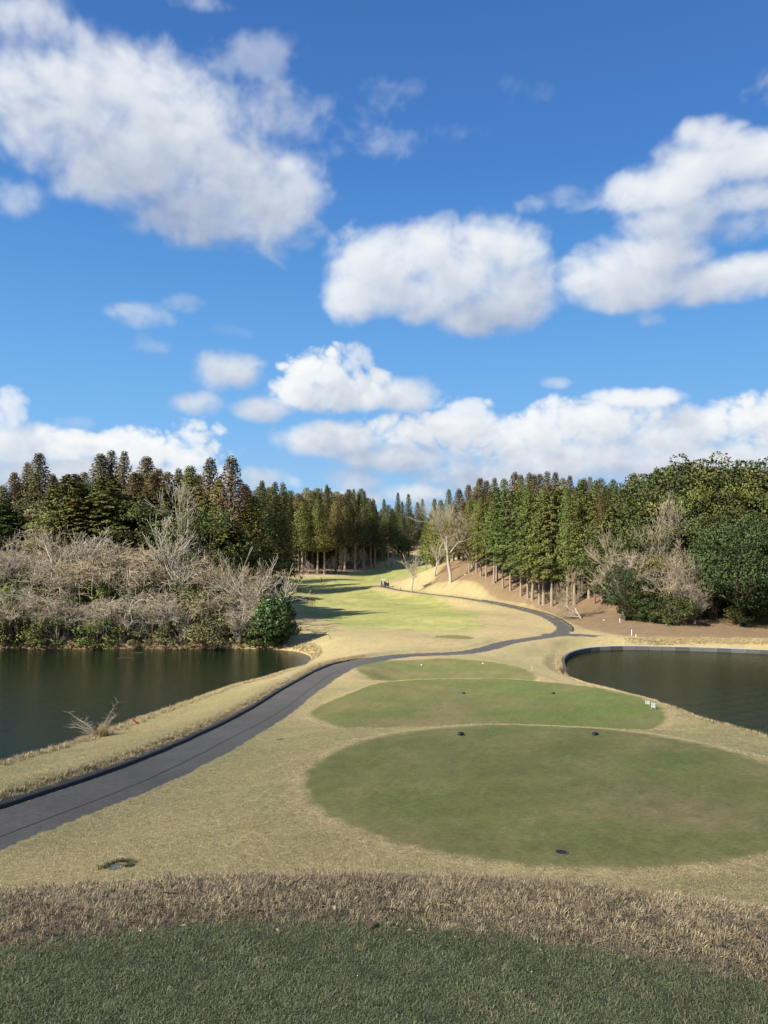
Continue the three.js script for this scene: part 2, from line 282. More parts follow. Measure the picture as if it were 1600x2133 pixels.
function height(x, d, land) {           // land: as if the walled pond were not dug
  const R = Math.hypot(x, d); let h = plate(clamp(x, -170, 170), clamp(d, -90, 430));
  h = lerp(h, 14, sstep(330, 520, Math.max(Math.abs(x) * 1.6, Math.abs(d - 40))));
  if (R > 450) return h;
  for (const [tx, td, a, b, y, k] of TEES) { const e = Math.hypot((x - tx) / a, (d - td) / b); if (e < 1 + k) h = lerp(h, y + 0.012 * noise(x * 0.4, d * 0.4), clamp((1 + k - e) / k, 0, 1) ** 0.8); }
  const q = d < 225 && d > -25 && x < 36 && x > -34 ? near(pathLine, x, d) : [99, 0, 0, 0];
  if (q[0] < 6) { const bank = q[2] < 0 && q[3] < 0.47 ? 0.26 * sstep(PATH_HALF + 0.15, PATH_HALF + 0.9, q[0]) : 0; h = lerp(h, q[1] + bank, sstep(5, PATH_HALF + 0.3, q[0])); }
  if (Math.abs(x) < 130 && d > 5 && d < 110) {
    for (const [pond, wall] of [[pondLeft, false], [pondRight, true]]) {
      const s = pond(x, d); if (s > -26) {
        const w = wall ? sstep(66, 73, d) * sstep(12, 17, x) : 0, t = Math.max(0, -s), steep = lerp(x < -9 && d > 88 ? 0.55 : 0.82, 0.3, w);
        if (s < 0 || (land && wall)) h = smin(h, -Math.min(s, 1.5) * steep + w * 0.1 * t * t + lerp(-0.02, 0.47, w), lerp(0.35, 0.08, w)); else h = Math.min(h, -0.04 - 0.35 * Math.min(s, 4));
      }
    }
  }
  if (d > 105 && d < 300 && Math.abs(x) < 40) h += 0.5 * noise(x * 0.055, d * 0.045, 12.3) * sstep(105, 122, d) * sstep(300, 270, d) * sstep(38, 24, Math.abs(x)) * sstep(1.5, 8, q[0]);   // rolling fairway
  // the back tee mound
  const rc = Math.hypot(x + 0.3, Math.max(0, d + 2.1)), t = Math.max(0, rc - 5.55), drop = t < 0.8 ? 0.35 * t * t : 0.224 + 0.56 * (t - 0.8);
  if (drop < 12) h = smax(h, 11.85 - drop, 0.5);
  return h + 0.035 * noise(x * 0.33, d * 0.33, 7) * sstep(4, 8, R) * (q[0] < 2 ? 0 : 1);
}
const pondMargin = (x, d) => Math.max(pondLeft(x, d), pondRight(x, d));

// ---------------------------------------------------------------- surface textures (grain only; the hue is in the vertex colours)
function tile(n, fn, opt = {}) {
  const px = new Uint8Array(n * n * 4); for (let y = 0; y < n; y++) for (let x = 0; x < n; x++) { const v = fn(x, y), o = (y * n + x) * 4; if (Array.isArray(v)) { px[o] = clamp(v[0] * 255, 0, 255); px[o + 1] = clamp(v[1] * 255, 0, 255); px[o + 2] = clamp(v[2] * 255, 0, 255); } else px[o] = px[o + 1] = px[o + 2] = clamp(v * 255, 0, 255); px[o + 3] = 255; }
  const t = new THREE.DataTexture(px, n, n); t.wrapS = t.wrapT = THREE.RepeatWrapping; t.magFilter = THREE.LinearFilter; t.minFilter = THREE.LinearMipmapLinearFilter; t.generateMipmaps = true; Object.assign(t, opt); t.needsUpdate = true; return t;
}
function strokes(n, count, len, seed, lo, hi) {       // short blades strewn over a tile
  const a = new Float32Array(n * n).fill(0.5 * (lo + hi)), r = rng(seed);
  for (let k = 0; k < count; k++) {
    let x = r() * n, y = r() * n, an = r() * 6.283; const L = len * (0.4 + r()), v = lo + (hi - lo) * r(), bend = (r() - 0.5) * 0.12;
    for (let s = 0; s < L; s++) { const i = (((y | 0) % n + n) % n) * n + (((x | 0) % n + n) % n); a[i] = a[i] * 0.25 + v * 0.75; an += bend; x += Math.cos(an); y += Math.sin(an); }
  }
  return a;
}
const grassGrain = strokes(1024, 90000, 14, 3, 0.48, 1.0), litterGrain = strokes(1024, 26000, 22, 4, 0.3, 1.0);
const perNoise = (n, f, seed) => { const a = new Float32Array(n * n), T = 6.2831853; for (let y = 0; y < n; y++) for (let x = 0; x < n; x++) { const u = x / n * T, v = y / n * T; a[y * n + x] = fbm(Math.cos(u) * f + seed, Math.sin(u) * f + Math.cos(v) * f * 1.31, Math.sin(v) * f * 1.31 + seed, 4); } return a; };
const blotch = perNoise(512, 3.2, 9.1), blotch2 = perNoise(512, 9.5, 4.4);
const bl = (x, y) => blotch[(y >> 1) * 512 + (x >> 1)] + 0.9 * blotch2[(y >> 1) * 512 + (x >> 1)];
const texGrass = tile(1024, (x, y) => grassGrain[y * 1024 + x] + 0.24 * bl(x, y)), texGrassFine = tile(1024, (x, y) => 0.12 + 0.82 * grassGrain[y * 1024 + x] + 0.16 * bl(x, y));
const texLitter = tile(1024, (x, y) => litterGrain[y * 1024 + x] + 0.2 * bl(x, y));
const rAs = rng(8), texAsphalt = tile(1024, (x, y) => { const g = rAs(); return 0.66 + 0.16 * (g - 0.5) + (g > 0.985 ? 0.22 : g < 0.03 ? -0.25 : 0) + 0.16 * bl(x, y); });
const groundMat = (map, bump, rough = 1) => new THREE.MeshStandardMaterial({ map, bumpMap: map, bumpScale: bump, vertexColors: true, roughness: rough, side: THREE.DoubleSide });
const M = { rough: groundMat(texGrass, 0.035), tee: groundMat(texGrassFine, 0.02), litter: groundMat(texLitter, 0.06), asphalt: groundMat(texAsphalt, 0.006, 0.9) };

// ---------------------------------------------------------------- where each kind of surface lies (positive inside)
const FAIRWAY = sd(closed([[13.23, 103, 1.57], [11.7, 100.5, 1.49], [7.44, 98.5, 1.42], [2.49, 98.8, 1.44], [-2.54, 101, 1.49], [-7.48, 108, 1.4], [-11.99, 119, 1.36], [-20, 140], [-27, 165], [-29, 190], [-24, 208], [-14, 216], [-8, 226], [-3, 246], [4, 268], [8, 284], [16, 292], [24, 288], [22, 262], [14, 240], [9, 226], [3, 217], [-3, 211], [-3.88, 205, 1.09], [-3, 190, 1.04], [1, 180], [10.59, 160, 1.3], [12.59, 148, 1.19], [13.99, 137, 1.16], [15.56, 130, 1.14], [15.19, 123, 1.26], [13.1, 113, 1.62], [12.67, 107, 1.58]], 240));
const LITTER_R = sd(closed([[19.26, 165, 3.93], [21.75, 150, 2.63], [25.71, 136, 1.68], [27.36, 119, 1.36], [26.77, 105, 1.41], [28.06, 96.5, 1.24], [31.55, 94.6, 1.12], [38.37, 93.8, 1.17], [46.46, 92.3, 1.25], [60, 90], [78, 80], [100, 70], [130, 100], [120, 200], [60, 300], [30, 330], [28, 250], [24, 205], [15.59, 190, 6.31], [12.19, 184, 4.45], [15.37, 174, 4.06]], 160));
const LITTER_L = sd(closed([[-15, 96], [-16, 104], [-19, 115], [-22, 130], [-27, 150], [-33, 175], [-35, 195], [-29, 212], [-18, 222], [-11, 232], [-5, 256], [2, 282], [6, 305], [20, 340], [0, 420], [-150, 420], [-200, 150], [-120, 60], [-86, 80], [-60, 88], [-47, 90.6], [-40, 90.8], [-33, 91.2], [-25, 91], [-19, 91.8]], 160));
const teeZone = TEES.map(([tx, td, a, b]) => (x, d) => (1 - Math.hypot((x - tx) / a, (d - td) / b)) * Math.min(a, b));
const matZone = (x, d) => { const dx = x - MAT[0], dd = d - MAT[1]; return MAT[2] + 0.03 * noise(x * 2.2, d * 2.2, 5) - (d < MAT[1] ? Math.abs(dx) : Math.hypot(dx, dd)); };
const ZONES = [
  ['back_tee', matZone, M.tee, 'dark green grass of the elevated back tee underfoot', 'tee'],
  ['cart_path', (x, d, q) => pathZone(x, d, q), M.asphalt, 'grey asphalt cart path winding between the ponds to the fairway', 'path'],
  ['tee_green', teeZone[0], M.tee, 'large round olive tee green with dark tee markers below the back tee', 'tee'],
  ['tee_green', teeZone[1], M.tee, 'wide green tee terrace with blue tee markers beside the signs', 'tee'],
  ['tee_green', teeZone[2], M.tee, 'small tee terrace with two white tee markers beside the cart path', 'tee'],
  ['tee_green', teeZone[3], M.tee, 'tiny oval tee green in the tan grass beyond the cart path', 'tee'],
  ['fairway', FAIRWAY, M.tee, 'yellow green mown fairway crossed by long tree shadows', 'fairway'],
  ['forest_floor', LITTER_R, M.litter, 'brown leaf litter under the conifers beside the cart path', 'ground'],
  ['forest_floor', LITTER_L, M.litter, 'brown leaf litter of the wooded hill across the pond', 'ground'],
];
const C = { tan: [0.56, 0.432, 0.208], tanGreen: [0.40, 0.35, 0.15], mat: [0.06, 0.068, 0.03], tee: [0.188, 0.198, 0.048], teeBrown: [0.27, 0.22, 0.088], teeGreen: [0.155, 0.215, 0.036], fair: [0.345, 0.362, 0.09], fairLight: [0.50, 0.452, 0.158], litter: [0.40, 0.272, 0.145], litterDark: [0.24, 0.155, 0.084], asphalt: [0.122, 0.113, 0.098], rough: [0.17, 0.125, 0.08] };
const mix3 = (a, b, t) => [lerp(a[0], b[0], t), lerp(a[1], b[1], t), lerp(a[2], b[2], t)];
function colourAt(x, d, z) {                 // z: the zone values
  const n1 = noise(x * 0.12, d * 0.12, 1), n2 = noise(x * 0.55, d * 0.55, 2), n3 = noise(x * 2.1, d * 2.1, 3), n4 = noise(x * 7, d * 7, 4);
  // dry lawn, greener in patches and in mown sweeps beside the tees
  let c = mix3(C.tan, C.tanGreen, clamp(0.3 + 0.6 * n1 + 0.45 * n2 + 0.35 * n3 + sstep(75, 30, Math.hypot(x + 4, d)) * 0.5, 0, 1));
  c = mix3(c, C.tan, 0.75 * clamp(Math.max(sstep(-0.8, -0.1, z[2]), sstep(-0.8, -0.1, z[3]), sstep(-0.7, -0.1, z[4])), 0, 1));
  c = mix3(c, C.rough, sstep(9.5, 7.5, Math.hypot(x + 0.3, d + 2.1)));
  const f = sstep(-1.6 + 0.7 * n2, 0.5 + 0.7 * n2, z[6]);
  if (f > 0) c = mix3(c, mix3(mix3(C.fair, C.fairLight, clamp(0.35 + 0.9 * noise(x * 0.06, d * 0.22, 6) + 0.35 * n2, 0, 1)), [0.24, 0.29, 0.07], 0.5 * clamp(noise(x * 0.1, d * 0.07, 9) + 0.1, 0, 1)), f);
  for (let k = 0; k < 4; k++) {
    const t = sstep(-0.14 + 0.1 * n3, 0.16 + 0.12 * n3, z[2 + k]); if (t <= 0) continue;
    let g = mix3(C.tee, C.teeBrown, clamp(0.26 + 0.9 * noise(x * 0.22, d * 0.34, 11 + k) + 0.5 * n2 + 0.3 * n3, 0, 1));
    g = mix3(g, C.teeGreen, clamp((k === 1 ? sstep(2, 10, x) * 0.6 : 0) + 0.7 * noise(x * 0.2 + 9, d * 0.3, 21) + 0.3 * n3, 0, 1));
    if (k < 3) g = mix3(g, C.teeBrown, 0.7 * sstep(0.42, 0.6, noise(x * 2.3, d * 2.3, 31)));
    c = mix3(c, g, t);
  }
  const lr = sstep(-1.4 + 1.4 * n2 + 0.6 * n3, 0.9 + 1.4 * n2 + 0.6 * n3, Math.max(z[7], z[8]));
  if (lr > 0) c = mix3(c, mix3(C.litter, C.litterDark, clamp(0.35 + 0.6 * n2 + 0.4 * n3, 0, 1)), lr);
  if (z[0] > 0) c = C.mat;
  const sw = noise(x * 0.35 + d * 0.12, d * 1.4 - x * 0.3, 15), s = 1 + 0.12 * n2 + 0.15 * n3 + 0.12 * n4 + 0.13 * sw;
  if (z[1] > 0) { const w = 1 + 0.16 * n1 + 0.2 * n2 + 0.14 * n3 + 0.08 * n4; return C.asphalt.map((v) => v * w); }
  return c.map((v) => v * s);
}

// ---------------------------------------------------------------- one sheet of ground, cut along the edges of the surfaces
{
  const angles = [], radii = [0.5]; for (let a = -180; a < 180; ) { angles.push(a); a += Math.abs(a + 0.01) <= 36 ? 0.2 : Math.abs(a) < 60 ? 1 : 5; }
  for (let r = 0.5; r < 1400; ) { r *= r < 2 ? 1.12 : r < 330 ? 1.012 : 1.15; radii.push(r); }
  const nA = angles.length, nR = radii.length, X = [], D = [], Y = [], POND = [], Z = ZONES.map(() => []); Z.push(POND);
  const add = (x, d) => {
    const q = d < 225 && d > -25 && x < 36 && x > -34 ? near(pathLine, x, d) : [99, 0, 0, 0];
    X.push(x); D.push(d); Y.push(height(x, d, true)); POND.push(pondRight(x, d)); ZONES.forEach(([, f], k) => Z[k].push(k === 1 ? f(x, d, q) : f(x, d)));
  };
  add(0, 0); for (const r of radii) for (const a of angles) add(r * Math.sin(a * Math.PI / 180), r * Math.cos(a * Math.PI / 180));
  const tris = []; for (let j = 0; j < nA; j++) tris.push([0, 1 + (j + 1) % nA, 1 + j]);
  for (let i = 0; i < nR - 1; i++) for (let j = 0; j < nA; j++) { const a = 1 + i * nA + j, b = 1 + i * nA + (j + 1) % nA, c = a + nA, e = b + nA; tris.push([a, e, c], [a, b, e]); }
  const N = new Float32Array(X.length * 3);
  for (const [a, b, c] of tris) {
    const ux = X[b] - X[a], uy = Y[b] - Y[a], uz = D[a] - D[b], vx = X[c] - X[a], vy = Y[c] - Y[a], vz = D[a] - D[c];
    let nx = uy * vz - uz * vy, ny = uz * vx - ux * vz, nz = ux * vy - uy * vx; if (ny < 0) { nx = -nx; ny = -ny; nz = -nz; }
    for (const k of [a, b, c]) { N[k * 3] += nx; N[k * 3 + 1] += ny; N[k * 3 + 2] += nz; }
  }
  const nrm = Array.from(N);
  const cut = (list, k) => {                    // [inside, outside] of zone k
    const inn = [], out = [], seen = new Map(), z = Z[k];
    const mid = (a, b) => { const key = a < b ? a * 4194304 + b : b * 4194304 + a; let i = seen.get(key); if (i !== undefined) return i; const t = clamp(z[a] / (z[a] - z[b]), 0.02, 0.98); i = X.length; seen.set(key, i); X.push(lerp(X[a], X[b], t)); D.push(lerp(D[a], D[b], t)); Y.push(lerp(Y[a], Y[b], t)); for (const q of Z) q.push(lerp(q[a], q[b], t)); z[i] = 0; for (let m = 0; m < 3; m++) nrm.push(lerp(nrm[a * 3 + m], nrm[b * 3 + m], t)); return i; };
    for (const t of list) {
      const s = t.map((v) => z[v] > 0), c = s[0] + s[1] + s[2];
      if (c === 3) inn.push(t); else if (c === 0) out.push(t); else {
        let o = s.indexOf(c === 1); const a = t[o], b = t[(o + 1) % 3], e = t[(o + 2) % 3], p = mid(a, b), q = mid(a, e);
        const one = [[a, p, q]], two = [[p, b, e], [p, e, q]]; if (c === 1) { inn.push(...one); out.push(...two); } else { out.push(...one); inn.push(...two); }
      }
    }
    return [inn, out];
  };
  const build = (list, material, uvScale) => {
    const map = new Map(), pos = [], nor = [], uv = [], col = [], idx = [];
    for (const t of list) for (const v of t) {
      let i = map.get(v); if (i === undefined) {
        i = map.size; map.set(v, i); pos.push(X[v], Y[v], -D[v]); const l = Math.hypot(nrm[v * 3], nrm[v * 3 + 1], nrm[v * 3 + 2]) || 1; nor.push(nrm[v * 3] / l, nrm[v * 3 + 1] / l, nrm[v * 3 + 2] / l);
        uv.push(X[v] / uvScale, D[v] / uvScale); col.push(...colourAt(X[v], D[v], Z.map((q) => q[v])));
      }
      idx.push(i);
    }
    const g = new THREE.BufferGeometry(); g.setAttribute('position', new THREE.Float32BufferAttribute(pos, 3)); g.setAttribute('normal', new THREE.Float32BufferAttribute(nor, 3)); g.setAttribute('uv', new THREE.Float32BufferAttribute(uv, 2)); g.setAttribute('color', new THREE.Float32BufferAttribute(col, 3)); g.setIndex(idx); return new THREE.Mesh(g, material);
  };
  let rest = tris, bed; [bed, rest] = cut(rest, ZONES.length);       // the walled pond is cut out of the sheet; its bed lies below
  { const map = new Map(); bed = bed.map((t) => t.map((v) => { let i = map.get(v); if (i === undefined) { i = X.length; map.set(v, i); X.push(X[v]); D.push(D[v]); Y.push(-0.35 - 0.3 * Math.min(POND[v], 4)); for (const q of Z) q.push(q[v]); nrm.push(0, 1, 0); } return i; })); top(build(bed, M.litter, 2.7), 'pond_bed', 'muddy bed under the walled pond', 'ground', null, 'structure'); }
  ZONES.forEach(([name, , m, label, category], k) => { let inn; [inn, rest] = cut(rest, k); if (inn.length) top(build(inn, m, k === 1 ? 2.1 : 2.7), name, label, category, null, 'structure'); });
  top(build(rest, M.rough, 2.7), 'ground', 'dry tan winter grass over the banks and slopes of the golf hole', 'ground', null, 'structure');
}

// ---------------------------------------------------------------- ponds
{
  const n = 512, rip = perNoise(n, 5.5, 2.7), rip2 = perNoise(n, 2.2, 6.1), t = tile(n, (x, y) => 0.5 + 0.32 * rip[y * n + x] + 0.25 * rip2[y * n + x]);
  const water = new THREE.MeshPhysicalMaterial({ color: new THREE.Color().setRGB(0.006, 0.013, 0.005), specularIntensity: 0.6, roughness: 0.06, ior: 1.33, bumpMap: t, bumpScale: 0.011, side: THREE.DoubleSide });
  for (const [pts, label] of [[POND_L, 'dark green pond beside the cart path mirroring the bare thicket'], [POND_R, 'dark pond held by a low concrete block wall']]) {
    const poly = closed(pts, 120), cx = poly.reduce((s, p) => s + p[0], 0) / poly.length, cy = poly.reduce((s, p) => s + p[1], 0) / poly.length;
    const big = poly.map(([x, y], i) => { const a = poly[(i + 119) % 120] ?? poly[poly.length - 1], b = poly[(i + 1) % poly.length], tx = b[0] - a[0], ty = b[1] - a[1], l = Math.hypot(tx, ty) || 1; let nx = ty / l, ny = -tx / l; if (nx * (x - cx) + ny * (y - cy) < 0) { nx = -nx; ny = -ny; } return new THREE.Vector2(x + nx * 0.25, y + ny * 0.25); });
    const g = new THREE.ShapeGeometry(new THREE.Shape(big)); const p = g.attributes.position, uv = g.attributes.uv;
    for (let i = 0; i < p.count; i++) { const x = p.getX(i), y = p.getY(i); uv.setXY(i, x / 3.5, y / 1.9); p.setXYZ(i, x, 0, -y); } g.computeVertexNormals();
    const nn = g.attributes.normal; for (let i = 0; i < nn.count; i++) nn.setXYZ(i, 0, 1, 0);
    const ix = g.index.array; const A = new THREE.Vector3().fromBufferAttribute(p, ix[0]), B = new THREE.Vector3().fromBufferAttribute(p, ix[1]), D = new THREE.Vector3().fromBufferAttribute(p, ix[2]);
    if (B.sub(A).cross(D.sub(A)).y < 0) for (let i = 0; i < ix.length; i += 3) [ix[i + 1], ix[i + 2]] = [ix[i + 2], ix[i + 1]];
    top(new THREE.Mesh(g, water), 'pond', label, 'pond', null, 'structure');
  }
}

// ---------------------------------------------------------------- plants
class Shape {                                  // collects leaves and branches into one geometry
  constructor() { this.p = []; this.c = []; this.i = []; this.n = []; }
  tri(a, b, c, k) { const n = this.p.length / 3; this.p.push(...a, ...b, ...c); this.c.push(...k, ...k, ...k); this.i.push(n, n + 1, n + 2); }
  // a leaf spray: a bent kite, length along u, width along v
  leaf(x, y, z, u, v, L, Wd, k, out) {        // out: the way the tuft faces there; the spray is rounded towards it
    const n = this.p.length / 3; let g = cross(u, v); if (g[0] * out[0] + g[1] * out[1] + g[2] * out[2] < 0) { v = [-v[0], -v[1], -v[2]]; g = [-g[0], -g[1], -g[2]]; }
    const m = unit([g[0] * 0.5 + out[0], g[1] * 0.5 + out[1], g[2] * 0.5 + out[2]]); this.n.push(...m, ...m, ...m, ...m);
    this.p.push(x, y, z, x + u[0] * L * 0.55 + v[0] * Wd, y + u[1] * L * 0.55 + v[1] * Wd, z + u[2] * L * 0.55 + v[2] * Wd, x + u[0] * L, y + u[1] * L - L * 0.12, z + u[2] * L, x + u[0] * L * 0.55 - v[0] * Wd, y + u[1] * L * 0.55 - v[1] * Wd, z + u[2] * L * 0.55 - v[2] * Wd);
    this.c.push(...k, ...k, ...k, ...k); this.i.push(n, n + 2, n + 1, n, n + 3, n + 2);
  }
  tube(pts, rads, sides, k = [1, 1, 1]) {
    const n0 = this.p.length / 3; let ax = null;
    for (let s = 0; s < pts.length; s++) {
      const a = pts[Math.max(0, s - 1)], b = pts[Math.min(pts.length - 1, s + 1)]; let d = [b[0] - a[0], b[1] - a[1], b[2] - a[2]]; const l = Math.hypot(...d) || 1; d = d.map((q) => q / l);
      if (!ax) ax = Math.abs(d[1]) < 0.9 ? [0, 1, 0] : [1, 0, 0];
      let u = cross(d, ax); const ul = Math.hypot(...u) || 1; u = u.map((q) => q / ul); const v = cross(d, u); ax = cross(u, d).map((q) => q); 
      for (let j = 0; j < sides; j++) { const t = j / sides * 6.2832, c = Math.cos(t) * rads[s], e = Math.sin(t) * rads[s]; this.p.push(pts[s][0] + u[0] * c + v[0] * e, pts[s][1] + u[1] * c + v[1] * e, pts[s][2] + u[2] * c + v[2] * e); this.c.push(...k); }
      if (s) for (let j = 0; j < sides; j++) { const a0 = n0 + (s - 1) * sides + j, a1 = n0 + (s - 1) * sides + (j + 1) % sides; this.i.push(a0, a0 + sides, a1 + sides, a0, a1 + sides, a1); }
    }
  }
  geometry(normals = true) { const g = new THREE.BufferGeometry(); g.setAttribute('position', new THREE.Float32BufferAttribute(this.p, 3)); g.setAttribute('color', new THREE.Float32BufferAttribute(this.c, 3)); g.setIndex(this.i); if (this.n.length === this.p.length) g.setAttribute('normal', new THREE.Float32BufferAttribute(this.n, 3)); else if (normals) g.computeVertexNormals(); return g; }
  get triangles() { return this.i.length / 3; }
}
const cross = (a, b) => [a[1] * b[2] - a[2] * b[1], a[2] * b[0] - a[0] * b[2], a[0] * b[1] - a[1] * b[0]];
const unit = (a) => { const l = Math.hypot(...a) || 1; return [a[0] / l, a[1] / l, a[2] / l]; };
const ball = (r) => { let x, y, z; do { x = r() * 2 - 1; y = r() * 2 - 1; z = r() * 2 - 1; } while (x * x + y * y + z * z > 1); return [x, y, z]; };
// a random natural variation of colour from spray to spray, wherever it grows
const tint = (r, a, hue = 0.06) => { const v = 1 + (r() - 0.5) * a; return [v * (1 + (r() - 0.5) * hue * 2), v, v * (1 + (r() - 0.5) * hue)]; };
// a tuft: leaves through an ellipsoid, pointing outwards from it
function tuft(S, r, c, rx, ry, rz, n, size, k, droop = 0.1, far = null) {
  for (let i = 0; i < n; i++) {
    const b = ball(r), m = Math.hypot(...b) || 1, f = (0.55 + 0.45 * Math.sqrt(r())) / m; const q = [b[0] * f, b[1] * f, b[2] * f];
    const u = unit([q[0] / rx + (r() - 0.5) * 1.1, q[1] / ry * 0.7 - droop + (r() - 0.5) * 0.9, q[2] / rz + (r() - 0.5) * 1.1]), v = unit(cross(u, ball(r))), L = size * (0.6 + 0.8 * r());
    S.leaf(c[0] + q[0] * rx, c[1] + q[1] * ry, c[2] + q[2] * rz, u, v, L, L * 0.34, k, unit([q[0] + (far ? far[0] * 0.5 : 0), q[1] + 0.25, q[2] + (far ? far[2] * 0.5 : 0)]));
  }
}
// Japanese cedar: a tall plumed cone of heavy tufts on a straight trunk
function cedar(seed, H, R, bare, opt = {}) {
  const r = rng(seed), S = new Shape(), { tufts = 120, per = 34, size = 0.34, sharp = 0.9, lean = 0 } = opt;
  for (let i = 0; i < tufts; i++) {
    const t = (i + r()) / tufts, tt = Math.pow(t, 0.85), y = H * (bare + (1 - bare) * tt), prof = Math.min(1, (tt + 0.06) * 7) * Math.pow(1 - tt * 0.985, sharp) * (0.72 + 0.4 * r());
    const rad = R * prof + 0.12, a = i * 2.4 + r() * 0.9, off = rad * 0.62, k = tint(r, 0.4, 0.1);
    tuft(S, r, [Math.cos(a) * off + lean * tt * H * 0.02, y - off * 0.22, Math.sin(a) * off], rad * 0.56 + 0.2, (0.34 + 0.3 * r()) * (0.45 + 0.55 * prof) * H / 18, rad * 0.56 + 0.2, Math.round(per * (0.35 + 0.75 * prof)), size * (0.6 + 0.5 * prof), k, 0.15, [Math.cos(a), 0, Math.sin(a)]);
  }
  tuft(S, r, [0, H * 0.985, 0], 0.2, 0.5, 0.2, 12, size * 0.7, [1, 1, 1], -0.6);
  const T = new Shape(), pts = [], rad = []; for (let i = 0; i <= 6; i++) { const t = i / 6; pts.push([(r() - 0.5) * 0.12 + lean * t * H * 0.02, H * t * 0.95 - 0.4, (r() - 0.5) * 0.12]); rad.push(H * 0.0125 * (1.12 - t) + (i === 0 ? 0.1 : 0)); }
  T.tube(pts, rad, 7);
  for (let k = 0; k < 9; k++) { const y = H * (bare * (0.55 + 0.5 * r())), a = r() * 6.28, L = 0.5 + r() * 1.2; T.tube([[0, y, 0], [Math.cos(a) * L, y + L * 0.15, Math.sin(a) * L]], [0.04, 0.015], 3); }
  return { crown: S.geometry(), trunk: T.geometry() };
}
// conifer with flat layered sprays held out on long boughs
function layered(seed, H, R, bare, opt = {}) {
  const r = rng(seed), S = new Shape(), T = new Shape(), { boughs = 110, per = 44, size = 0.34, sharp = 0.72 } = opt;
  for (let i = 0; i < boughs; i++) {
    const t = (i + r()) / boughs, y = H * (bare + (1 - bare) * Math.pow(t, 0.9)), len = (R * Math.pow(1 - t * 0.98, sharp) * Math.min(1, (t + 0.1) * 6) + 0.25) * (0.68 + 0.45 * r()), a = i * 2.39996 + r() * 0.8, k = tint(r, 0.42, 0.07), rise = 0.1 - 0.32 * (1 - t);
    const ca = Math.cos(a), sa = Math.sin(a);
    for (let j = 0; j < per * (0.3 + len / R); j++) {
      const s = 0.18 + 0.82 * Math.sqrt(r()), side = (r() - 0.5) * len * 0.62 * (1.05 - 0.6 * s), yy = y + len * s * rise - 0.16 * len * s * s + (r() - 0.5) * 0.32;
      const u = unit([ca + (r() - 0.5) * 1.3 - sa * side * 0.3, -0.18 + (r() - 0.5) * 0.6, sa + (r() - 0.5) * 1.3 + ca * side * 0.3]), v = unit(cross(u, [(r() - 0.5) * 1.2, 1, (r() - 0.5) * 1.2])), L = size * (0.6 + 0.7 * r());
      S.leaf(ca * len * s - sa * side, yy, sa * len * s + ca * side, u, v, L, L * 0.36, k, unit([ca * 0.9 + (r() - 0.5) * 0.5 - sa * side * 0.5, 0.45 + (r() - 0.5) * 0.6, sa * 0.9 + (r() - 0.5) * 0.5 + ca * side * 0.5]));
    }
    if (i % 3 === 0) T.tube([[0, y, 0], [ca * len * 0.7, y + len * 0.7 * rise - 0.08 * len, sa * len * 0.7]], [0.05, 0.012], 3);
  }
  tuft(S, r, [0, H * 0.985, 0], 0.16, 0.5, 0.16, 10, size * 0.7, [1, 1, 1], -0.6);
  const pts = [], rad = []; for (let i = 0; i <= 6; i++) { const t = i / 6; pts.push([(r() - 0.5) * 0.14, H * t * 0.96 - 0.4, (r() - 0.5) * 0.14]); rad.push(H * 0.0115 * (1.12 - t) + (i === 0 ? 0.08 : 0)); } T.tube(pts, rad, 7);
  return { crown: S.geometry(), trunk: T.geometry() };
}
// evergreen broadleaf: limbs carrying clumps of small leaves
function broadleaf(seed, H, R, bare, opt = {}) {
  const r = rng(seed), S = new Shape(), T = new Shape(), { clumps = 76, per = 130, size = 0.25, flat = 0.62, hang = 0 } = opt, cy = H * (bare + (1 - bare) * 0.5), ry = H * (1 - bare) * 0.5;
  for (let i = 0; i < clumps; i++) {
    const b = ball(r), m = Math.hypot(...b) || 1, f = (0.62 + 0.36 * Math.sqrt(r())) * (1 + 0.38 * noise(b[0] / m * 1.7 + seed, b[1] / m * 1.7, b[2] / m * 1.7)) / m, c = [b[0] * f * R, cy + b[1] * f * ry * (b[1] < 0 ? 0.95 : 1), b[2] * f * R], s = R * (0.17 + 0.15 * r()), k = tint(r, 0.6, 0.12);
    tuft(S, r, c, s, s * flat, s, per, size, k, hang);
    if (i % 4 === 0) { const y0 = H * (bare * 0.7 + (1 - bare) * 0.3 * r()); T.tube([[0, y0, 0], [c[0] * 0.45, lerp(y0, c[1], 0.6), c[2] * 0.45], [c[0] * 0.9, c[1], c[2] * 0.9]], [0.09 * R / 3, 0.06 * R / 3, 0.02], 4); }
  }
  const pts = [], rad = []; for (let i = 0; i <= 5; i++) { const t = i / 5; pts.push([(r() - 0.5) * 0.3 * t, cy * t * 1.1 - 0.4, (r() - 0.5) * 0.3 * t]); rad.push(0.02 * H * (1.15 - 0.8 * t)); } T.tube(pts, rad, 7);
  return { crown: S.geometry(), trunk: T.geometry() };
}
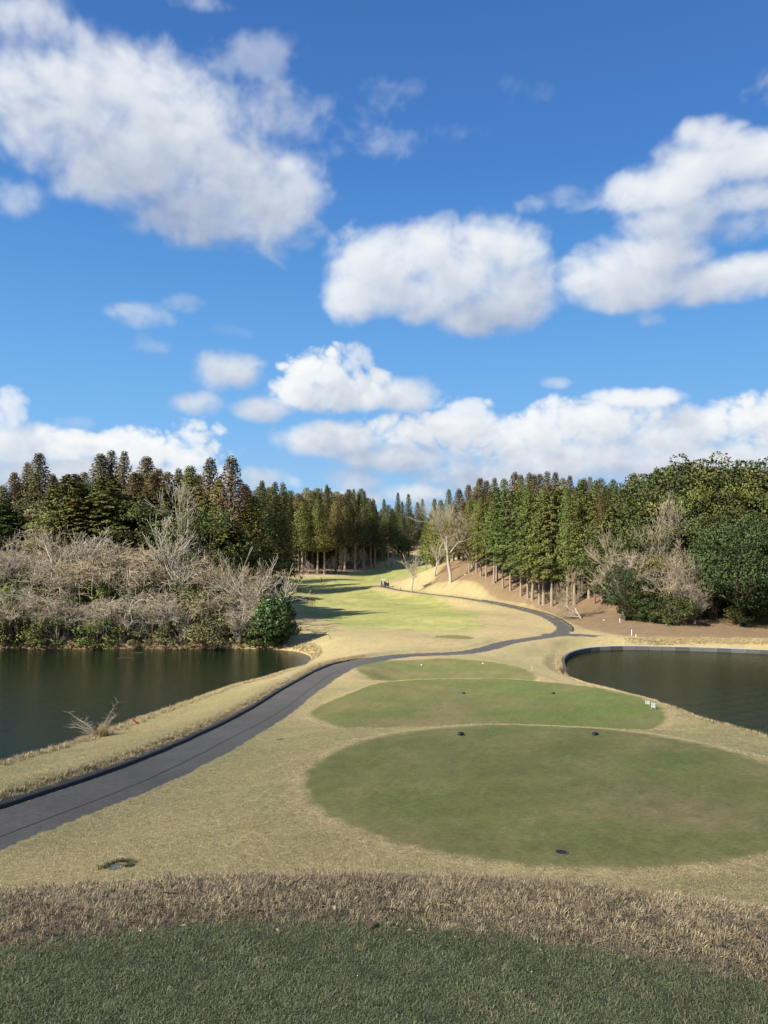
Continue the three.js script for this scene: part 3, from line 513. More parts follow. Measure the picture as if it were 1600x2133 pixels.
// leafless tree: forks again and again down to fine twigs
function bareTree(seed, H, opt = {}) {
  const r = rng(seed), { forks = 5, spread = 0.55, lean = [0, 0], stems = 1, wig = 0.22, sag = 0, start = 0.3, radius = 0.016, least = 0.011, limit = 3600, ratio = 0.72, kids = 3 } = opt, T = new Shape(), S = new Shape(); let made = 0;
  const grow = (p, d, L, rad, lvl) => {
    if (made > limit) return; made++;
    const n = lvl === 0 ? 5 : lvl < 3 ? 4 : 3, pts = [p], rads = [rad]; let q = p, e = d; const tip = Math.max(least, rad * (lvl >= forks ? 0.5 : 0.68));
    for (let i = 1; i <= n; i++) { const b = ball(r); e = unit([e[0] + b[0] * wig, e[1] + b[1] * wig * 0.8 + (lvl > 0 ? 0.05 - sag * lvl * 0.1 : 0.02), e[2] + b[2] * wig]); q = [q[0] + e[0] * L / n, q[1] + e[1] * L / n, q[2] + e[2] * L / n]; pts.push(q); rads.push(lerp(rad, tip, i / n)); }
    (lvl < 2 ? T : S).tube(pts, rads, lvl === 0 ? 7 : lvl < 3 ? 4 : 3, tint(r, 0.25, 0.03));
    if (lvl >= forks) return;
    const k = kids + (r() < 0.5 ? 1 : 0);
    for (let j = 0; j < k; j++) {
      const at = j === 0 ? n : Math.max(1, Math.round(n * (start + (1 - start) * r()))), o = pts[at], b = ball(r), w = spread * (j === 0 ? 0.45 : 1), c = unit([e[0] + b[0] * w * 1.6, e[1] + b[1] * w * 1.1 + 0.12 - sag * 0.12 * lvl, e[2] + b[2] * w * 1.6]);
      grow(o, c, L * ratio * (0.7 + 0.5 * r()), Math.max(least, rads[at] * (j === 0 ? 0.85 : 0.62)), lvl + 1);
    }
  };
  for (let s = 0; s < stems; s++) { const a = r() * 6.28, o = stems > 1 ? 0.5 * r() : 0; grow([Math.cos(a) * o, -0.3, Math.sin(a) * o], unit([lean[0] + (stems > 1 ? Math.cos(a) * 0.55 : (r() - 0.5) * 0.1), 1, lean[1] + (stems > 1 ? Math.sin(a) * 0.55 : (r() - 0.5) * 0.1)]), H * 0.34, H * radius, 0); }
  return { crown: S.geometry(), trunk: T.geometry() };
}
// bare scrub hung with vines: arching stems, a haze of twigs and trailing strands
function scrub(seed, H, R, opt = {}) {
  const r = rng(seed), { stems = 16, vines = 60, twigs = 430 } = opt, T = new Shape(), S = new Shape(), ends = [];
  for (let s = 0; s < stems; s++) {
    const a = r() * 6.283, out = R * (0.45 + 0.75 * r()), h = H * (0.55 + 0.5 * r()), pts = [], rads = [], n = 7, b1 = ball(r), b2 = ball(r), droop = 0.25 + 0.5 * r();
    for (let i = 0; i <= n; i++) { const t = i / n, e = Math.sin(t * 4 + b1[0] * 5) * 0.12 * R; pts.push([Math.cos(a) * out * Math.pow(t, 1.3) + e * b2[0], h * (Math.sin(t * (1.57 + droop))) * 1.02 - 0.2, Math.sin(a) * out * Math.pow(t, 1.3) + e * b2[2]]); rads.push(lerp(0.055, 0.014, t) * H / 5); }
    T.tube(pts, rads, 4, tint(r, 0.4, 0.03)); for (let i = 2; i <= n; i++) ends.push(pts[i]);
  }
  for (let k = 0; k < twigs; k++) {
    const o = ends[Math.floor(r() * ends.length)], b = ball(r), d = unit([b[0] * 1.3 + o[0] * 0.2, b[1] + 0.25, b[2] * 1.3 + o[2] * 0.2]), L = H * (0.1 + 0.17 * r()), pts = [], c = ball(r);
    for (let i = 0; i <= 3; i++) { const t = i / 3; pts.push([o[0] + d[0] * L * t + c[0] * L * 0.3 * t * t, o[1] + d[1] * L * t - L * 0.1 * t * t, o[2] + d[2] * L * t + c[2] * L * 0.3 * t * t]); }
    S.tube(pts, [0.024, 0.02, 0.016, 0.01], 3, tint(r, 0.7, 0.05));
    for (let m = 0; m < 2; m++) { const q = pts[1 + m], b3 = ball(r), l2 = L * 0.5; S.tube([q, [q[0] + b3[0] * l2, q[1] + (b3[1] * 0.6 + 0.3) * l2, q[2] + b3[2] * l2]], [0.016, 0.009], 3, tint(r, 0.7, 0.05)); }
  }
  for (let k = 0; k < vines; k++) {
    const o = ends[Math.floor(r() * ends.length)], L = Math.min(o[1] * 0.9, H * (0.12 + 0.34 * r())), pts = [], a = r() * 6.28, sw = (0.2 + 0.9 * r()) * L;
    for (let i = 0; i <= 4; i++) { const t = i / 4; pts.push([o[0] + Math.cos(a) * sw * Math.sin(t * 2.2) + (r() - 0.5) * 0.12, o[1] + 0.12 * L * Math.sin(t * 3.14) - L * t * t, o[2] + Math.sin(a) * sw * Math.sin(t * 2.2) + (r() - 0.5) * 0.12]); }
    S.tube(pts, [0.013, 0.012, 0.011, 0.01, 0.007], 3, tint(r, 0.45, 0.05));
  }
  return { crown: S.geometry(), trunk: T.geometry() };
}
const leafMat = (r, g, b, tr = 0) => new THREE.MeshPhysicalMaterial({ color: new THREE.Color().setRGB(r, g, b), roughness: 0.75, specularIntensity: 0.35, vertexColors: true, side: THREE.DoubleSide, ...(tr ? { transmission: tr, thickness: 0, roughness: 0.95 } : {}) });
const barkMat = (r, g, b) => new THREE.MeshStandardMaterial({ color: new THREE.Color().setRGB(r, g, b), roughness: 0.95, vertexColors: true, side: THREE.DoubleSide });
const L = {
  bronze: leafMat(0.112, 0.086, 0.034), rust: leafMat(0.130, 0.085, 0.033), olive: leafMat(0.172, 0.150, 0.044), moss: leafMat(0.145, 0.152, 0.040), green: leafMat(0.118, 0.150, 0.040), deep: leafMat(0.074, 0.086, 0.028), dusk: leafMat(0.095, 0.086, 0.034), pine: leafMat(0.056, 0.084, 0.028),
  gloss: new THREE.MeshPhysicalMaterial({ color: new THREE.Color().setRGB(0.05, 0.095, 0.02), roughness: 0.5, vertexColors: true, side: THREE.DoubleSide }), lime: leafMat(0.15, 0.18, 0.04), ivy: leafMat(0.092, 0.112, 0.036), sage: leafMat(0.16, 0.155, 0.07),
};
const B = { cedar: barkMat(0.30, 0.235, 0.175), dark: barkMat(0.12, 0.085, 0.065), red: barkMat(0.22, 0.11, 0.07), pale: barkMat(0.39, 0.35, 0.285), grey: barkMat(0.40, 0.355, 0.29), twig: barkMat(0.43, 0.37, 0.275), pink: barkMat(0.39, 0.32, 0.235), vine: barkMat(0.42, 0.345, 0.22), umber: barkMat(0.13, 0.085, 0.075) };
function plant(shape, name, label, category, group, crownMat, trunkMat, x, d, H0, H, o = {}) {
  const g = new THREE.Group(), s = H / H0; g.position.set(x, height(x, d) + (o.sink ?? 0), -d); g.rotation.y = o.turn ?? 0; g.scale.set(s * (o.wide ?? 1), s, s * (o.wide ?? 1)); if (o.tilt) g.rotation.set(o.tilt[0], o.turn ?? 0, o.tilt[1]);
  part(g, 'trunk', shape.trunk, trunkMat); part(g, o.crownName ?? 'crown', shape.crown, crownMat); return top(g, name, label, category, group);
}

const pick = (r, a) => a[Math.floor(r() * a.length)];
const K = {
  cedar: [cedar(11, 20, 4.6, 0.1, { tufts: 150, per: 92 }), cedar(12, 20, 4.2, 0.08, { sharp: 1.15, tufts: 150, per: 86 }), cedar(13, 20, 5.0, 0.12, { sharp: 1.0, tufts: 160, per: 96 }), cedar(14, 20, 4.0, 0.1, { tufts: 140, per: 86 })],
  tall: [cedar(21, 24, 3.9, 0.36, { tufts: 130, per: 86, sharp: 0.7 }), cedar(22, 24, 3.5, 0.32, { sharp: 0.55, tufts: 140, per: 82 }), cedar(23, 24, 4.3, 0.40, { sharp: 0.6, tufts: 120, per: 88 })],
  layered: [layered(31, 20, 4.2, 0.28, { boughs: 130, per: 92 }), layered(32, 20, 3.7, 0.32, { sharp: 0.85, boughs: 120, per: 88 }), layered(33, 20, 4.6, 0.25, { boughs: 140, per: 96 })],
  broad: [broadleaf(41, 12, 4.6, 0.16), broadleaf(42, 12, 5.2, 0.12, { clumps: 92 }), broadleaf(43, 12, 4.2, 0.2, { flat: 0.5 })],
  bush: [broadleaf(51, 5, 2.6, 0.02, { clumps: 44, per: 110, size: 0.22 }), broadleaf(52, 5, 3.0, 0.02, { clumps: 48, per: 100, size: 0.22, flat: 0.6, hang: 0.25 })],
  bare: [bareTree(61, 13, { spread: 0.65, least: 0.0115, limit: 5000, forks: 6 }), bareTree(62, 13, { spread: 0.85, least: 0.015, limit: 3000, forks: 5, kids: 3 }), bareTree(63, 13, { spread: 0.7, lean: [0.25, 0], least: 0.0115, limit: 5000, forks: 6 }), bareTree(64, 11, { spread: 0.95, stems: 2, least: 0.015, limit: 4000, forks: 5 })],
  pale: [bareTree(65, 13, { least: 0.02, radius: 0.018, forks: 5, limit: 1500, spread: 0.62 }), bareTree(67, 13, { least: 0.02, radius: 0.018, forks: 5, limit: 1500, spread: 0.8, lean: [0.3, 0] }), bareTree(68, 13, { least: 0.022, radius: 0.019, forks: 4, limit: 900, spread: 0.9, stems: 2 })],
  scrub: [scrub(71, 6, 3.6), scrub(72, 6, 4.2, { vines: 130 }), scrub(73, 6, 3.2, { stems: 18 }), scrub(74, 5, 4.4, { stems: 16, vines: 90 })],
};
const tops = (list) => list;

// ---- wooded hill on the left: [x, d, height of the tip] along the skyline, then the ranks in front
{
  const r = rng(901);
  const sky = [
    [-60.44, 120, 21.71].concat(3),
    [-59.55, 122, 23.93].concat(1),
    [-58.35, 124, 25.68].concat(2),
    [-55.58, 122, 27.04].concat(2),
    [-52.49, 120, 23.53].concat(1),
    [-51.87, 124, 23.71].concat(1),
    [-49.52, 125, 24.19].concat(1),
    [-47.16, 126, 27.4].concat(2),
    [-46.13, 128, 28.11].concat(2),
    [-43.25, 126, 27.72].concat(2),
    [-40.88, 124, 24.11].concat(1),
    [-39.49, 126, 26.92].concat(2),
    [-36.95, 124, 24.66].concat(1),
    [-34.8, 122, 23.93].concat(1),
    [-33.65, 124, 24.66].concat(1),
    [-31.25, 122, 24.94].concat(3),
    [-30.18, 124, 23.71].concat(1),
    [-27.55, 120, 25.9].concat(1),
    [-25.8, 118, 22.47].concat(3),
    [-22.79, 113, 25.46].concat(1),
    [-21.68, 118, 21.72].concat(1),
    [-19.64, 114, 19.63].concat(3),
    [-63.12, 120, 22.62].concat(1),
    [-67.28, 122, 23.55].concat(1),
    [-70.35, 122, 22.77].concat(3),
  ];
  for (const [x, d, y, k] of sky) plant(pick(r, K.cedar), 'cedar_tree', ['', 'tall bronze-tipped cedar on the skyline of the hill across the pond', 'dark spired cedar on the skyline of the hill across the pond', 'rounded green cedar on the hill crest across the pond'][k], 'tree', ['', 'bronze cedars on the hill skyline', 'dark cedars on the hill skyline', 'green cedars on the hill crest'][k], pick(r, [[], [L.bronze, L.rust], [L.bronze, L.dusk], [L.moss, L.olive]][k]), B.dark, x, d, 20, y - height(x, d), { turn: r() * 6.28, wide: 1.35 + 0.35 * r() });
  for (let k = 0; k < 110; k++) {               // close-set ranks below the skyline
    const x = -14 - 78 * r(), d = 110 + 26 * r() + Math.max(0, -x - 50) * 0.15; if (x > -23 - (d - 110) * 0.25) continue;
    const lim = 13.5 + (1120 - (985 + 95 * r() ** 1.2 + (x > -34 ? 25 : 0))) / 1581 * d, H = lim - height(x, d); if (H < 5) continue;
    const c = r(); if (c < 0.34) plant(pick(r, K.cedar), 'cedar_tree', 'bronze brown cedar in the close wood above the bare thicket', 'tree', 'bronze cedars in the wood above the thicket', pick(r, [L.bronze, L.olive]), B.dark, x, d, 20, H, { turn: r() * 6.28, wide: 1.35 + 0.5 * r() });
    else if (c < 0.8) plant(pick(r, K.layered), 'cypress_tree', 'olive green cypress in the close wood above the bare thicket', 'tree', 'green cypresses in the wood above the thicket', pick(r, [L.olive, L.moss, L.moss, L.green]), B.dark, x, d, 20, H, { turn: r() * 6.28, wide: 1.4 + 0.5 * r() });
    else plant(pick(r, K.broad), 'evergreen_oak', 'round topped evergreen oak in the wood above the bare thicket', 'tree', 'evergreen oaks in the wood above the thicket', pick(r, [L.ivy, L.moss, L.sage]), B.dark, x, d, 12, H, { turn: r() * 6.28 });
  }
  for (let k = 0; k < 34; k++) {               // broad low trees behind the thicket
    const x = -22 - 62 * (k + r()) / 34, d = 109 + 8 * r() + (x > -28 ? -2 : 0), H = 13.5 + (1120 - (1030 + 60 * r())) / 1581 * d - height(x, d); if (H < 4) continue;
    if (r() < 0.7) plant(pick(r, K.layered), 'young_cypress', 'broad young cypress just behind the leafless thicket', 'tree', 'young cypresses behind the thicket', pick(r, [L.olive, L.moss, L.moss, L.green]), B.dark, x, d, 20, H, { turn: r() * 6.28, wide: 1.9 + 0.5 * r() });
    else plant(pick(r, K.broad), 'laurel_tree', 'low rounded laurel just behind the leafless thicket', 'tree', 'laurels behind the thicket', pick(r, [L.moss, L.sage, L.ivy]), B.dark, x, d, 12, H, { turn: r() * 6.28 });
  }
  for (let k = 0; k < 78; k++) {               // thicket down to the water
    const x = -12.5 - 62 * (k + r()) / 78, d = k % 3 === 0 ? 93.6 + 2.5 * r() : 100 + 11 * r(); if ((x > -20 && d > 101) || (x > -17 && d < 97)) continue;
    const [m, hue] = pick(r, [[B.twig, 'grey brown'], [B.pink, 'dull pinkish'], [B.vine, 'straw coloured']]), low = k % 3 === 0; plant(pick(r, K.scrub), 'bare_scrub', hue + (low ? ' leafless scrub trailing to the water of the pond' : ' tangled leafless scrub high on the bank across the pond'), 'shrub', hue + (low ? ' scrub at the water' : ' scrub high on the bank'), m, B.grey, x, d, 6, k % 3 === 0 ? 3.4 + 2.2 * r() : 4.5 + 3.5 * r(), { turn: r() * 6.28, crownName: 'twigs', wide: 1.1 + 0.4 * r() });
  }
  for (let k = 0; k < 66; k++) {
    const x = -15 - 64 * (k + r()) / 66, row = k % 5, d = row === 0 ? 92.8 + 0.8 * r() : 95 + 14 * r(); if (x > -19 && d > 100) continue;
    plant(pick(r, K.bush), 'evergreen_shrub', row === 0 ? 'low evergreen shrub overhanging the pond edge below the scrub' : 'evergreen shrub growing up through the leafless scrub on the pond bank', 'shrub', row === 0 ? 'evergreen shrubs at the pond edge' : 'evergreen shrubs in the scrub', pick(r, [L.ivy, L.ivy, L.green, L.sage, L.moss]), B.dark, x, d, 5, (row === 0 ? 2 : 3.2) + 2.4 * r(), { turn: r() * 6.28, crownName: 'foliage', wide: 1.35, sink: row === 0 ? -0.4 : 0 });
  }
  const bareTops = 'leafless trees on the bank across the pond', hero = (shape, x, d, H, label, o = {}) => plant(shape, 'bare_tree', label, 'tree', bareTops, o.mat ?? B.pale, o.bark ?? B.pale, x, d, o.H0 ?? 13, H, { crownName: 'twigs', ...o });
  hero(K.pale[0], -25.39, 101.5, 20, 'pale leafless tree forking high above the scrub before the cedars', { turn: 1.2, wide: 1.0 });
  hero(K.pale[1], -38.6, 101, 15, 'pale leafless tree leaning over the scrub below the paired dark cedars', { turn: 3.4 });
  hero(K.pale[2], -30.5, 101, 13, 'crooked pale leafless tree in the middle of the scrub bank', { turn: 2.2 });
  hero(K.bare[3], -50.08, 101, 10, 'many stemmed grey leafless tree at the far end of the scrub bank', { turn: 0.3, H0: 11, mat: B.grey, bark: B.grey });
  hero(K.pale[0], -44.53, 100, 12, 'spreading grey leafless tree rising from dense brown scrub', { turn: 5.1, mat: B.twig, bark: B.grey });
  hero(K.bare[3], -19.27, 101, 10.5, 'wide grey leafless tree at the fairway end of the scrub bank', { turn: 2.6, H0: 11, mat: B.vine, bark: B.grey });
  hero(K.pale[2], -16.27, 101, 13, 'leafless tree reaching out from the scrub over the fairway edge', { turn: 0.2, mat: B.grey, bark: B.pale });
  hero(K.pale[1], -39.42, 96, 6.5, 'fallen looking leafless tree bending down to the pond', { turn: 4.0, tilt: [0.7, -0.5], mat: B.pale });
  hero(K.pale[0], -22.44, 96, 6, 'low leafless tree bending over the pond edge', { turn: 1.0, tilt: [0.8, 0.4], mat: B.pale });
  for (const [x, d, H, t, tx, tz] of [[-45.81, 98, 7, 0.2, 0.2, 0.3], [-44.24, 103, 7.5, 1.4, 0, -0.2], [-34.08, 99, 6.5, 2.9, 0.3, 0.2], [-30.64, 97, 5, 4.2, 0.6, 0], [-27.75, 101, 7.5, 5.2, 0.1, 0.3], [-21.26, 99, 8, 0.9, 0.2, -0.2], [-17.16, 97, 6, 3.3, 0.35, 0.1], [-19.41, 96, 5, 2.0, 0.5, 0.4], [-36.99, 96, 4.6, 1.1, 0.7, -0.2], [-47.79, 97, 6, 3.9, 0.4, 0.1]]) plant(pick(r, K.pale), 'bare_sapling', 'thin pale leafless sapling tangled in the scrub on the pond bank', 'tree', 'pale saplings in the scrub', pick(r, [B.pale, B.grey, B.vine]), B.pale, x, d, 13, H, { turn: t, tilt: [tx, tz], crownName: 'twigs' });
  plant(broadleaf(55, 6, 2.5, 0.0, { clumps: 130, per: 120, size: 0.24, flat: 0.8 }), 'glossy_bush', 'rounded glossy dark green bush on the tan bank at the pond end', 'shrub', null, L.gloss, B.dark, -13.39, 93.4, 6, 5.9, { crownName: 'foliage' });
  plant(K.bush[1], 'glossy_bush', 'smaller dark green bush tucked behind the rounded glossy bush', 'shrub', null, L.gloss, B.dark, -15.62, 97, 5, 4.4, { crownName: 'foliage' });
  for (const [x, d, H, t] of [[-47.11, 94.4, 3.2, 0.4], [-44.93, 94.2, 2.6, 1.9]]) plant(K.bush[0], 'lime_bush', 'yellow green bush leaning over the pond below the scrub', 'shrub', 'yellow green bushes at the water', L.lime, B.dark, x, d, 5, H, { turn: t, crownName: 'foliage' });
  plant(bareTree(66, 9, { lean: [0.75, 0.1], spread: 0.6, wig: 0.3, radius: 0.026, sag: 0.4, limit: 1500 }), 'leaning_tree', 'dark crooked leafless tree leaning across the fairway edge behind the glossy bush', 'tree', null, B.umber, B.umber, -15.78, 112, 9, 7.5, { crownName: 'twigs' });
}

// ---- dark cedars behind the far fairway
{
  const r = rng(902), front = [
    [-25.01, 222, 21.93].concat(1), [-23.79, 221, 23.99].concat(0), [-22.9, 222, 21.64].concat(0), [-19.4, 222, 24.74].concat(0), [-17.5, 223, 23.09].concat(0), [-14.56, 230, 24.41].concat(0), [-12.1, 236, 23.2].concat(0), [-9.08, 239, 24.08].concat(1), [-6.69, 246, 22.84].concat(1), [-4.43, 250, 25.36].concat(1), [-3.01, 250, 22.99].concat(1), [1.31, 258, 24.6].concat(1), [2.98, 262, 23.44].concat(1)];
  for (const [x, d, y, k] of front) plant(pick(r, K.tall), 'tall_cedar', 'tall cedar with a bare pale trunk at the edge of the far fairway', 'tree', 'tall cedars edging the far fairway', pick(r, [[L.olive, L.moss], [L.dusk, L.deep]][k]), B.cedar, x, d, 24, y - height(x, d), { turn: r() * 6.28, wide: 0.95 + 0.4 * r() });
  for (let k = 0; k < 74; k++) {
    const d = 226 + 50 * r(), x = -44 + 52 * r(); if (LITTER_L(x, d) < 1.5) continue;
    const H = 13.5 + (1120 - (1012 + 50 * r())) / 1581 * d - height(x, d); plant(pick(r, K.tall), 'tall_cedar', 'dark cedar in the dense stand behind the far fairway', 'tree', 'dark cedars behind the far fairway', pick(r, [L.deep, L.dusk, L.dusk, L.olive, L.bronze]), B.dark, x, d, 24, H, { turn: r() * 6.28, wide: 1.1 + 0.5 * r() });
  }
  for (const [x, d, y] of [
    [-28.65, 178, 26.69], [-26.18, 182, 26.64], [-24.75, 186, 26.69], [-31.21, 176, 24.42], [-28.55, 230, 25.73], [-22.34, 240, 27.78], [-20.84, 242, 27.29], [-18.09, 240, 30.06], [-15.83, 250, 27.42], [-10.46, 262, 30.09], [-8.69, 264, 29.21], [-6.97, 262, 29.42], [-3.65, 262, 26.76], [0, 270, 27.17], [5.33, 290, 30.57], [9.43, 292, 30.13], [6.86, 285, 27.02], [17.22, 340, 30.71], [-28.88, 190, 24.32], [-27.86, 200, 24.26]]) plant(pick(r, K.cedar), 'spired_cedar', 'dark spired cedar standing above the far stand against the sky', 'tree', 'dark cedar spires over the far stand', pick(r, [L.deep, L.dusk]), B.dark, x, d, 20, y - height(x, d), { turn: r() * 6.28, wide: 0.9 });
  plant(K.layered[1], 'cypress_tree', 'small yellow green cypress at the foot of the dark far cedars', 'tree', null, L.lime, B.grey, -0.47, 247, 20, 8.5, { wide: 1.1 });
  for (const [x, d, H] of [[-12.9, 232, 8], [-8.79, 240, 8.5], [-15.84, 228, 6.5], [-6.22, 246, 7], [-25.8, 222, 6], [-22.24, 220, 5]]) plant(pick(r, K.bare), 'bare_tree', 'small leafless tree against the shade of the far cedars', 'tree', 'small leafless trees before the far cedars', B.pink, B.grey, x, d, 13, H, { turn: r() * 6.28, crownName: 'twigs' });
  for (let k = 0; k < 16; k++) { const d = 312 + 60 * r(), x = -4 + 30 * r(); plant(pick(r, K.bare), 'bare_tree', 'grey leafless tree filling the gap at the end of the hole', 'tree', 'leafless trees in the gap behind the fairway', pick(r, [B.twig, B.pink]), B.grey, x + 8, d, 13, 9 + 6 * r(), { turn: r() * 6.28, crownName: 'twigs' }); }
  for (let k = 0; k < 26; k++) { const d = 330 + 60 * r(), x = -20 + 90 * r(), H = 13.5 + (1120 - (1046 + 30 * r())) / 1581 * d - height(x, d); if (H > 5) plant(pick(r, K.cedar), 'distant_cedar', 'distant cedar closing the valley beyond the fairway', 'tree', 'distant cedars beyond the fairway', pick(r, [L.deep, L.dusk, L.pine]), B.dark, x, d, 20, H, { turn: r() * 6.28, wide: 1.3 }); }
}
// ---- wood on the mound and hill right of the path
{
  const r = rng(903);
  for (const [x, d, y, k] of [
    [13.3, 200, 23.62].concat(1), [14.79, 198, 23.27].concat(1), [16.76, 196, 25.91].concat(1), [19.17, 194, 25.9].concat(0), [21.19, 190, 26.61].concat(0), [23.58, 186, 27.99].concat(0), [25.22, 186, 27.4].concat(0), [26.24, 180, 27.52].concat(0), [28.2, 178, 27.25].concat(1), [29.66, 172, 28.21].concat(0), [30.71, 170, 27.5].concat(1), [32.16, 168, 27.66].concat(0), [32.83, 166, 27.17].concat(0), [34.09, 166, 27.28].concat(0), [34.92, 162, 27.46].concat(0), [36.21, 160, 27.18].concat(0), [37.25, 158, 25.71].concat(1), [38.27, 156, 26.15].concat(0), [39.49, 152, 25.05].concat(1), [40.17, 152, 25.25].concat(0), [41.26, 148, 24.47].concat(1), [42.44, 145, 23.42].concat(1), [46.81, 142, 25.46].concat(0), [50.33, 140, 26.36].concat(1), [19.64, 188, 22.42].concat(0), [22.14, 184, 23.98].concat(0), [24.8, 178, 24.2].concat(0), [17.62, 192, 22].concat(1)]) plant(pick(r, K.cedar), 'cedar_tree', ['rust brown cedar on the skyline above the cart path', 'olive cedar on the skyline above the cart path'][k], 'tree', ['rust brown cedars above the cart path', 'olive cedars above the cart path'][k], k ? pick(r, [L.olive, L.moss]) : pick(r, [L.rust, L.bronze]), B.dark, x, d, 20, y - height(x, d), { turn: r() * 6.28, wide: 1.05 + 0.3 * r() });
  for (const [x, d, y, k] of [
    [19.61, 175, 22.36].concat(1), [20.91, 172, 21.12].concat(1), [21.13, 166, 21.69].concat(1), [21.88, 163, 20.93].concat(0), [22.67, 157, 21.45].concat(0), [23.41, 158, 22.5].concat(0), [23.77, 152, 21.19].concat(0), [24.73, 149, 22.46].concat(0), [25.54, 142, 21.59].concat(0), [26.24, 139, 23.01].concat(0), [26.72, 137, 21.3].concat(0), [27.12, 133, 20.91].concat(0), [27.67, 132, 21.44].concat(0), [28.43, 129, 20.44].concat(0), [29.64, 130, 21.57].concat(0), [30.56, 127, 20.73].concat(0), [31.77, 127, 20.9].concat(0), [34.3, 124, 18.99].concat(2), [35.2, 123, 19.73].concat(1), [36.16, 121, 19.01].concat(0), [34.45, 128, 20.79].concat(0), [34.02, 131, 21.38].concat(0), [12.97, 205, 19.33].concat(0), [11.58, 208, 16.79].concat(0), [14.31, 202, 18.61].concat(1)]) plant(pick(r, k === 1 || (d * 7.3 | 0) % 3 === 0 ? K.tall : K.layered), k === 1 ? 'tall_cedar' : 'cypress_tree', k === 1 ? 'tall cedar with a long bare trunk at the wood edge above the cart path' : 'fresh green cypress at the wood edge above the cart path', 'tree', k === 1 ? 'bare trunked cedars above the cart path' : 'green cypresses above the cart path', k === 1 ? pick(r, [L.olive, L.bronze, L.moss]) : pick(r, [L.green, L.green, L.moss]), k === 2 ? B.red : B.cedar, x, d, k === 1 || (d * 7.3 | 0) % 3 === 0 ? 24 : 20, (y - height(x, d)) * (0.95 + 0.14 * r()), { turn: r() * 6.28, wide: 0.72 + 0.35 * r() });
  for (let k = 0; k < 70; k++) {               // the depth of the wood
    const d = 128 + 62 * r(), x = 26 + 44 * r() + (150 - d) * 0.15; if (LITTER_R(x, d) < 3 + (d < 165 ? 4 : 0)) continue;
    const H = 13.5 + (1120 - (1002 + 50 * r())) / 1581 * d - height(x, d); if (H < 7) continue;
    plant(pick(r, r() < 0.5 ? K.tall : K.layered), 'wood_conifer', 'conifer in the depth of the wood above the cart path', 'tree', 'conifers in the wood above the cart path', pick(r, [L.green, L.moss, L.deep, L.olive, L.bronze]), B.cedar, x, d, 22, H, { turn: r() * 6.28, wide: 1.0 + 0.4 * r() });
  }
  for (const [x, d, y, k] of [
    [42.41, 138, 23.64].concat(0), [45.6, 132, 24.37].concat(0), [48.64, 130, 25.86].concat(0), [50.34, 128, 26.89].concat(0), [52.35, 126, 26.92].concat(0), [55.55, 126, 27].concat(1), [57.42, 124, 26.47].concat(0), [59.58, 122, 26.03].concat(0), [61.9, 122, 25.72].concat(0), [64.99, 122, 25.49].concat(0), [67.72, 120, 24.91].concat(1), [40.69, 126, 19.88].concat(1), [43.58, 124, 20.56].concat(0), [46.37, 122, 21.22].concat(1), [49.42, 120, 21.86].concat(1), [52.47, 120, 22.62].concat(0), [55.33, 118, 22.09].concat(1), [58.05, 116, 21.21].concat(0), [60.66, 114, 20.72].concat(1), [36.44, 120, 16.53].concat(1), [38.22, 114, 15.66].concat(1), [42.19, 115, 15.68].concat(0), [45.45, 114, 17.1].concat(1), [48.27, 113, 17.43].concat(0), [51.96, 114, 18.55].concat(0), [54.08, 111, 17.01].concat(2), [57.07, 110, 16.63].concat(2), [33.31, 105.5, 10.17].concat(2), [35.46, 105, 9.53].concat(0), [38.52, 107, 10.8].concat(1), [43.52, 106, 11.49].concat(0), [45.78, 105, 12.17].concat(2), [51.43, 103, 13.5].concat(2), [54.17, 102, 14.14].concat(2), [58.64, 103, 16.1].concat(0)]) plant(pick(r, K.broad), 'evergreen_oak', ['dark evergreen oak on the wooded hill above the concrete walled pond', 'olive evergreen oak on the wooded hill above the concrete walled pond', 'bluish dark evergreen oak low on the bank above the concrete walled pond'][k], 'tree', ['dark oaks above the walled pond', 'olive oaks above the walled pond', 'low oaks above the walled pond'][k], [L.deep, pick(r, [L.moss, L.olive, L.ivy]), L.pine][k], B.dark, x, d, 12, y - height(x, d), { turn: r() * 6.28 });
  plant(broadleaf(47, 13, 5.4, 0.2, { clumps: 150, per: 130, size: 0.25, flat: 0.5 }), 'camphor_tree', 'large dense dark green tree with a bare lower trunk above the walled pond', 'tree', null, L.pine, B.dark, 47.08, 101, 13, 14.5, { turn: 0.6 });
  for (let k = 0; k < 30; k++) { const x = 33 + 40 * (k + r()) / 30, d = 101 + 10 * r() - (x > 55 ? 5 : 0); plant(pick(r, K.bush), 'evergreen_shrub', 'dark evergreen shrub in the shade under the oaks by the walled pond', 'shrub', 'shrubs under the oaks', pick(r, [L.deep, L.ivy, L.pine]), B.dark, x, d, 5, 1.8 + 2.6 * r(), { turn: r() * 6.28, crownName: 'foliage' }); }
  const hero = (shape, x, d, H, H0, label, m, b, o = {}) => plant(shape, 'bare_tree', label, 'tree', 'leafless trees above the cart path', m, b, x, d, H0, H, { crownName: 'twigs', ...o });
  hero(bareTree(81, 18, { spread: 0.8, limit: 9000, forks: 6, start: 0.35, radius: 0.017, least: 0.0115 }), 14.99, 172, 19.5, 18, 'tall leafless tree with a pale leaning trunk on the brown mound', B.twig, B.grey, { turn: 2.2, wide: 1.25 });
  hero(bareTree(82, 9, { spread: 0.85, lean: [-0.15, 0], forks: 5, limit: 2500, radius: 0.022, least: 0.022 }), 6.52, 178, 9.2, 9, 'small leafless tree standing alone beside the parked golf cart', B.twig, B.grey, { turn: 0.4 });
  hero(bareTree(83, 9, { spread: 1.0, lean: [-0.45, 0], radius: 0.018, start: 0.15, forks: 6, limit: 7000 }), 29.4, 113.5, 8, 9, 'pale leafless tree leaning back at the edge of the conifers', B.vine, B.pale, { turn: 0.1 });
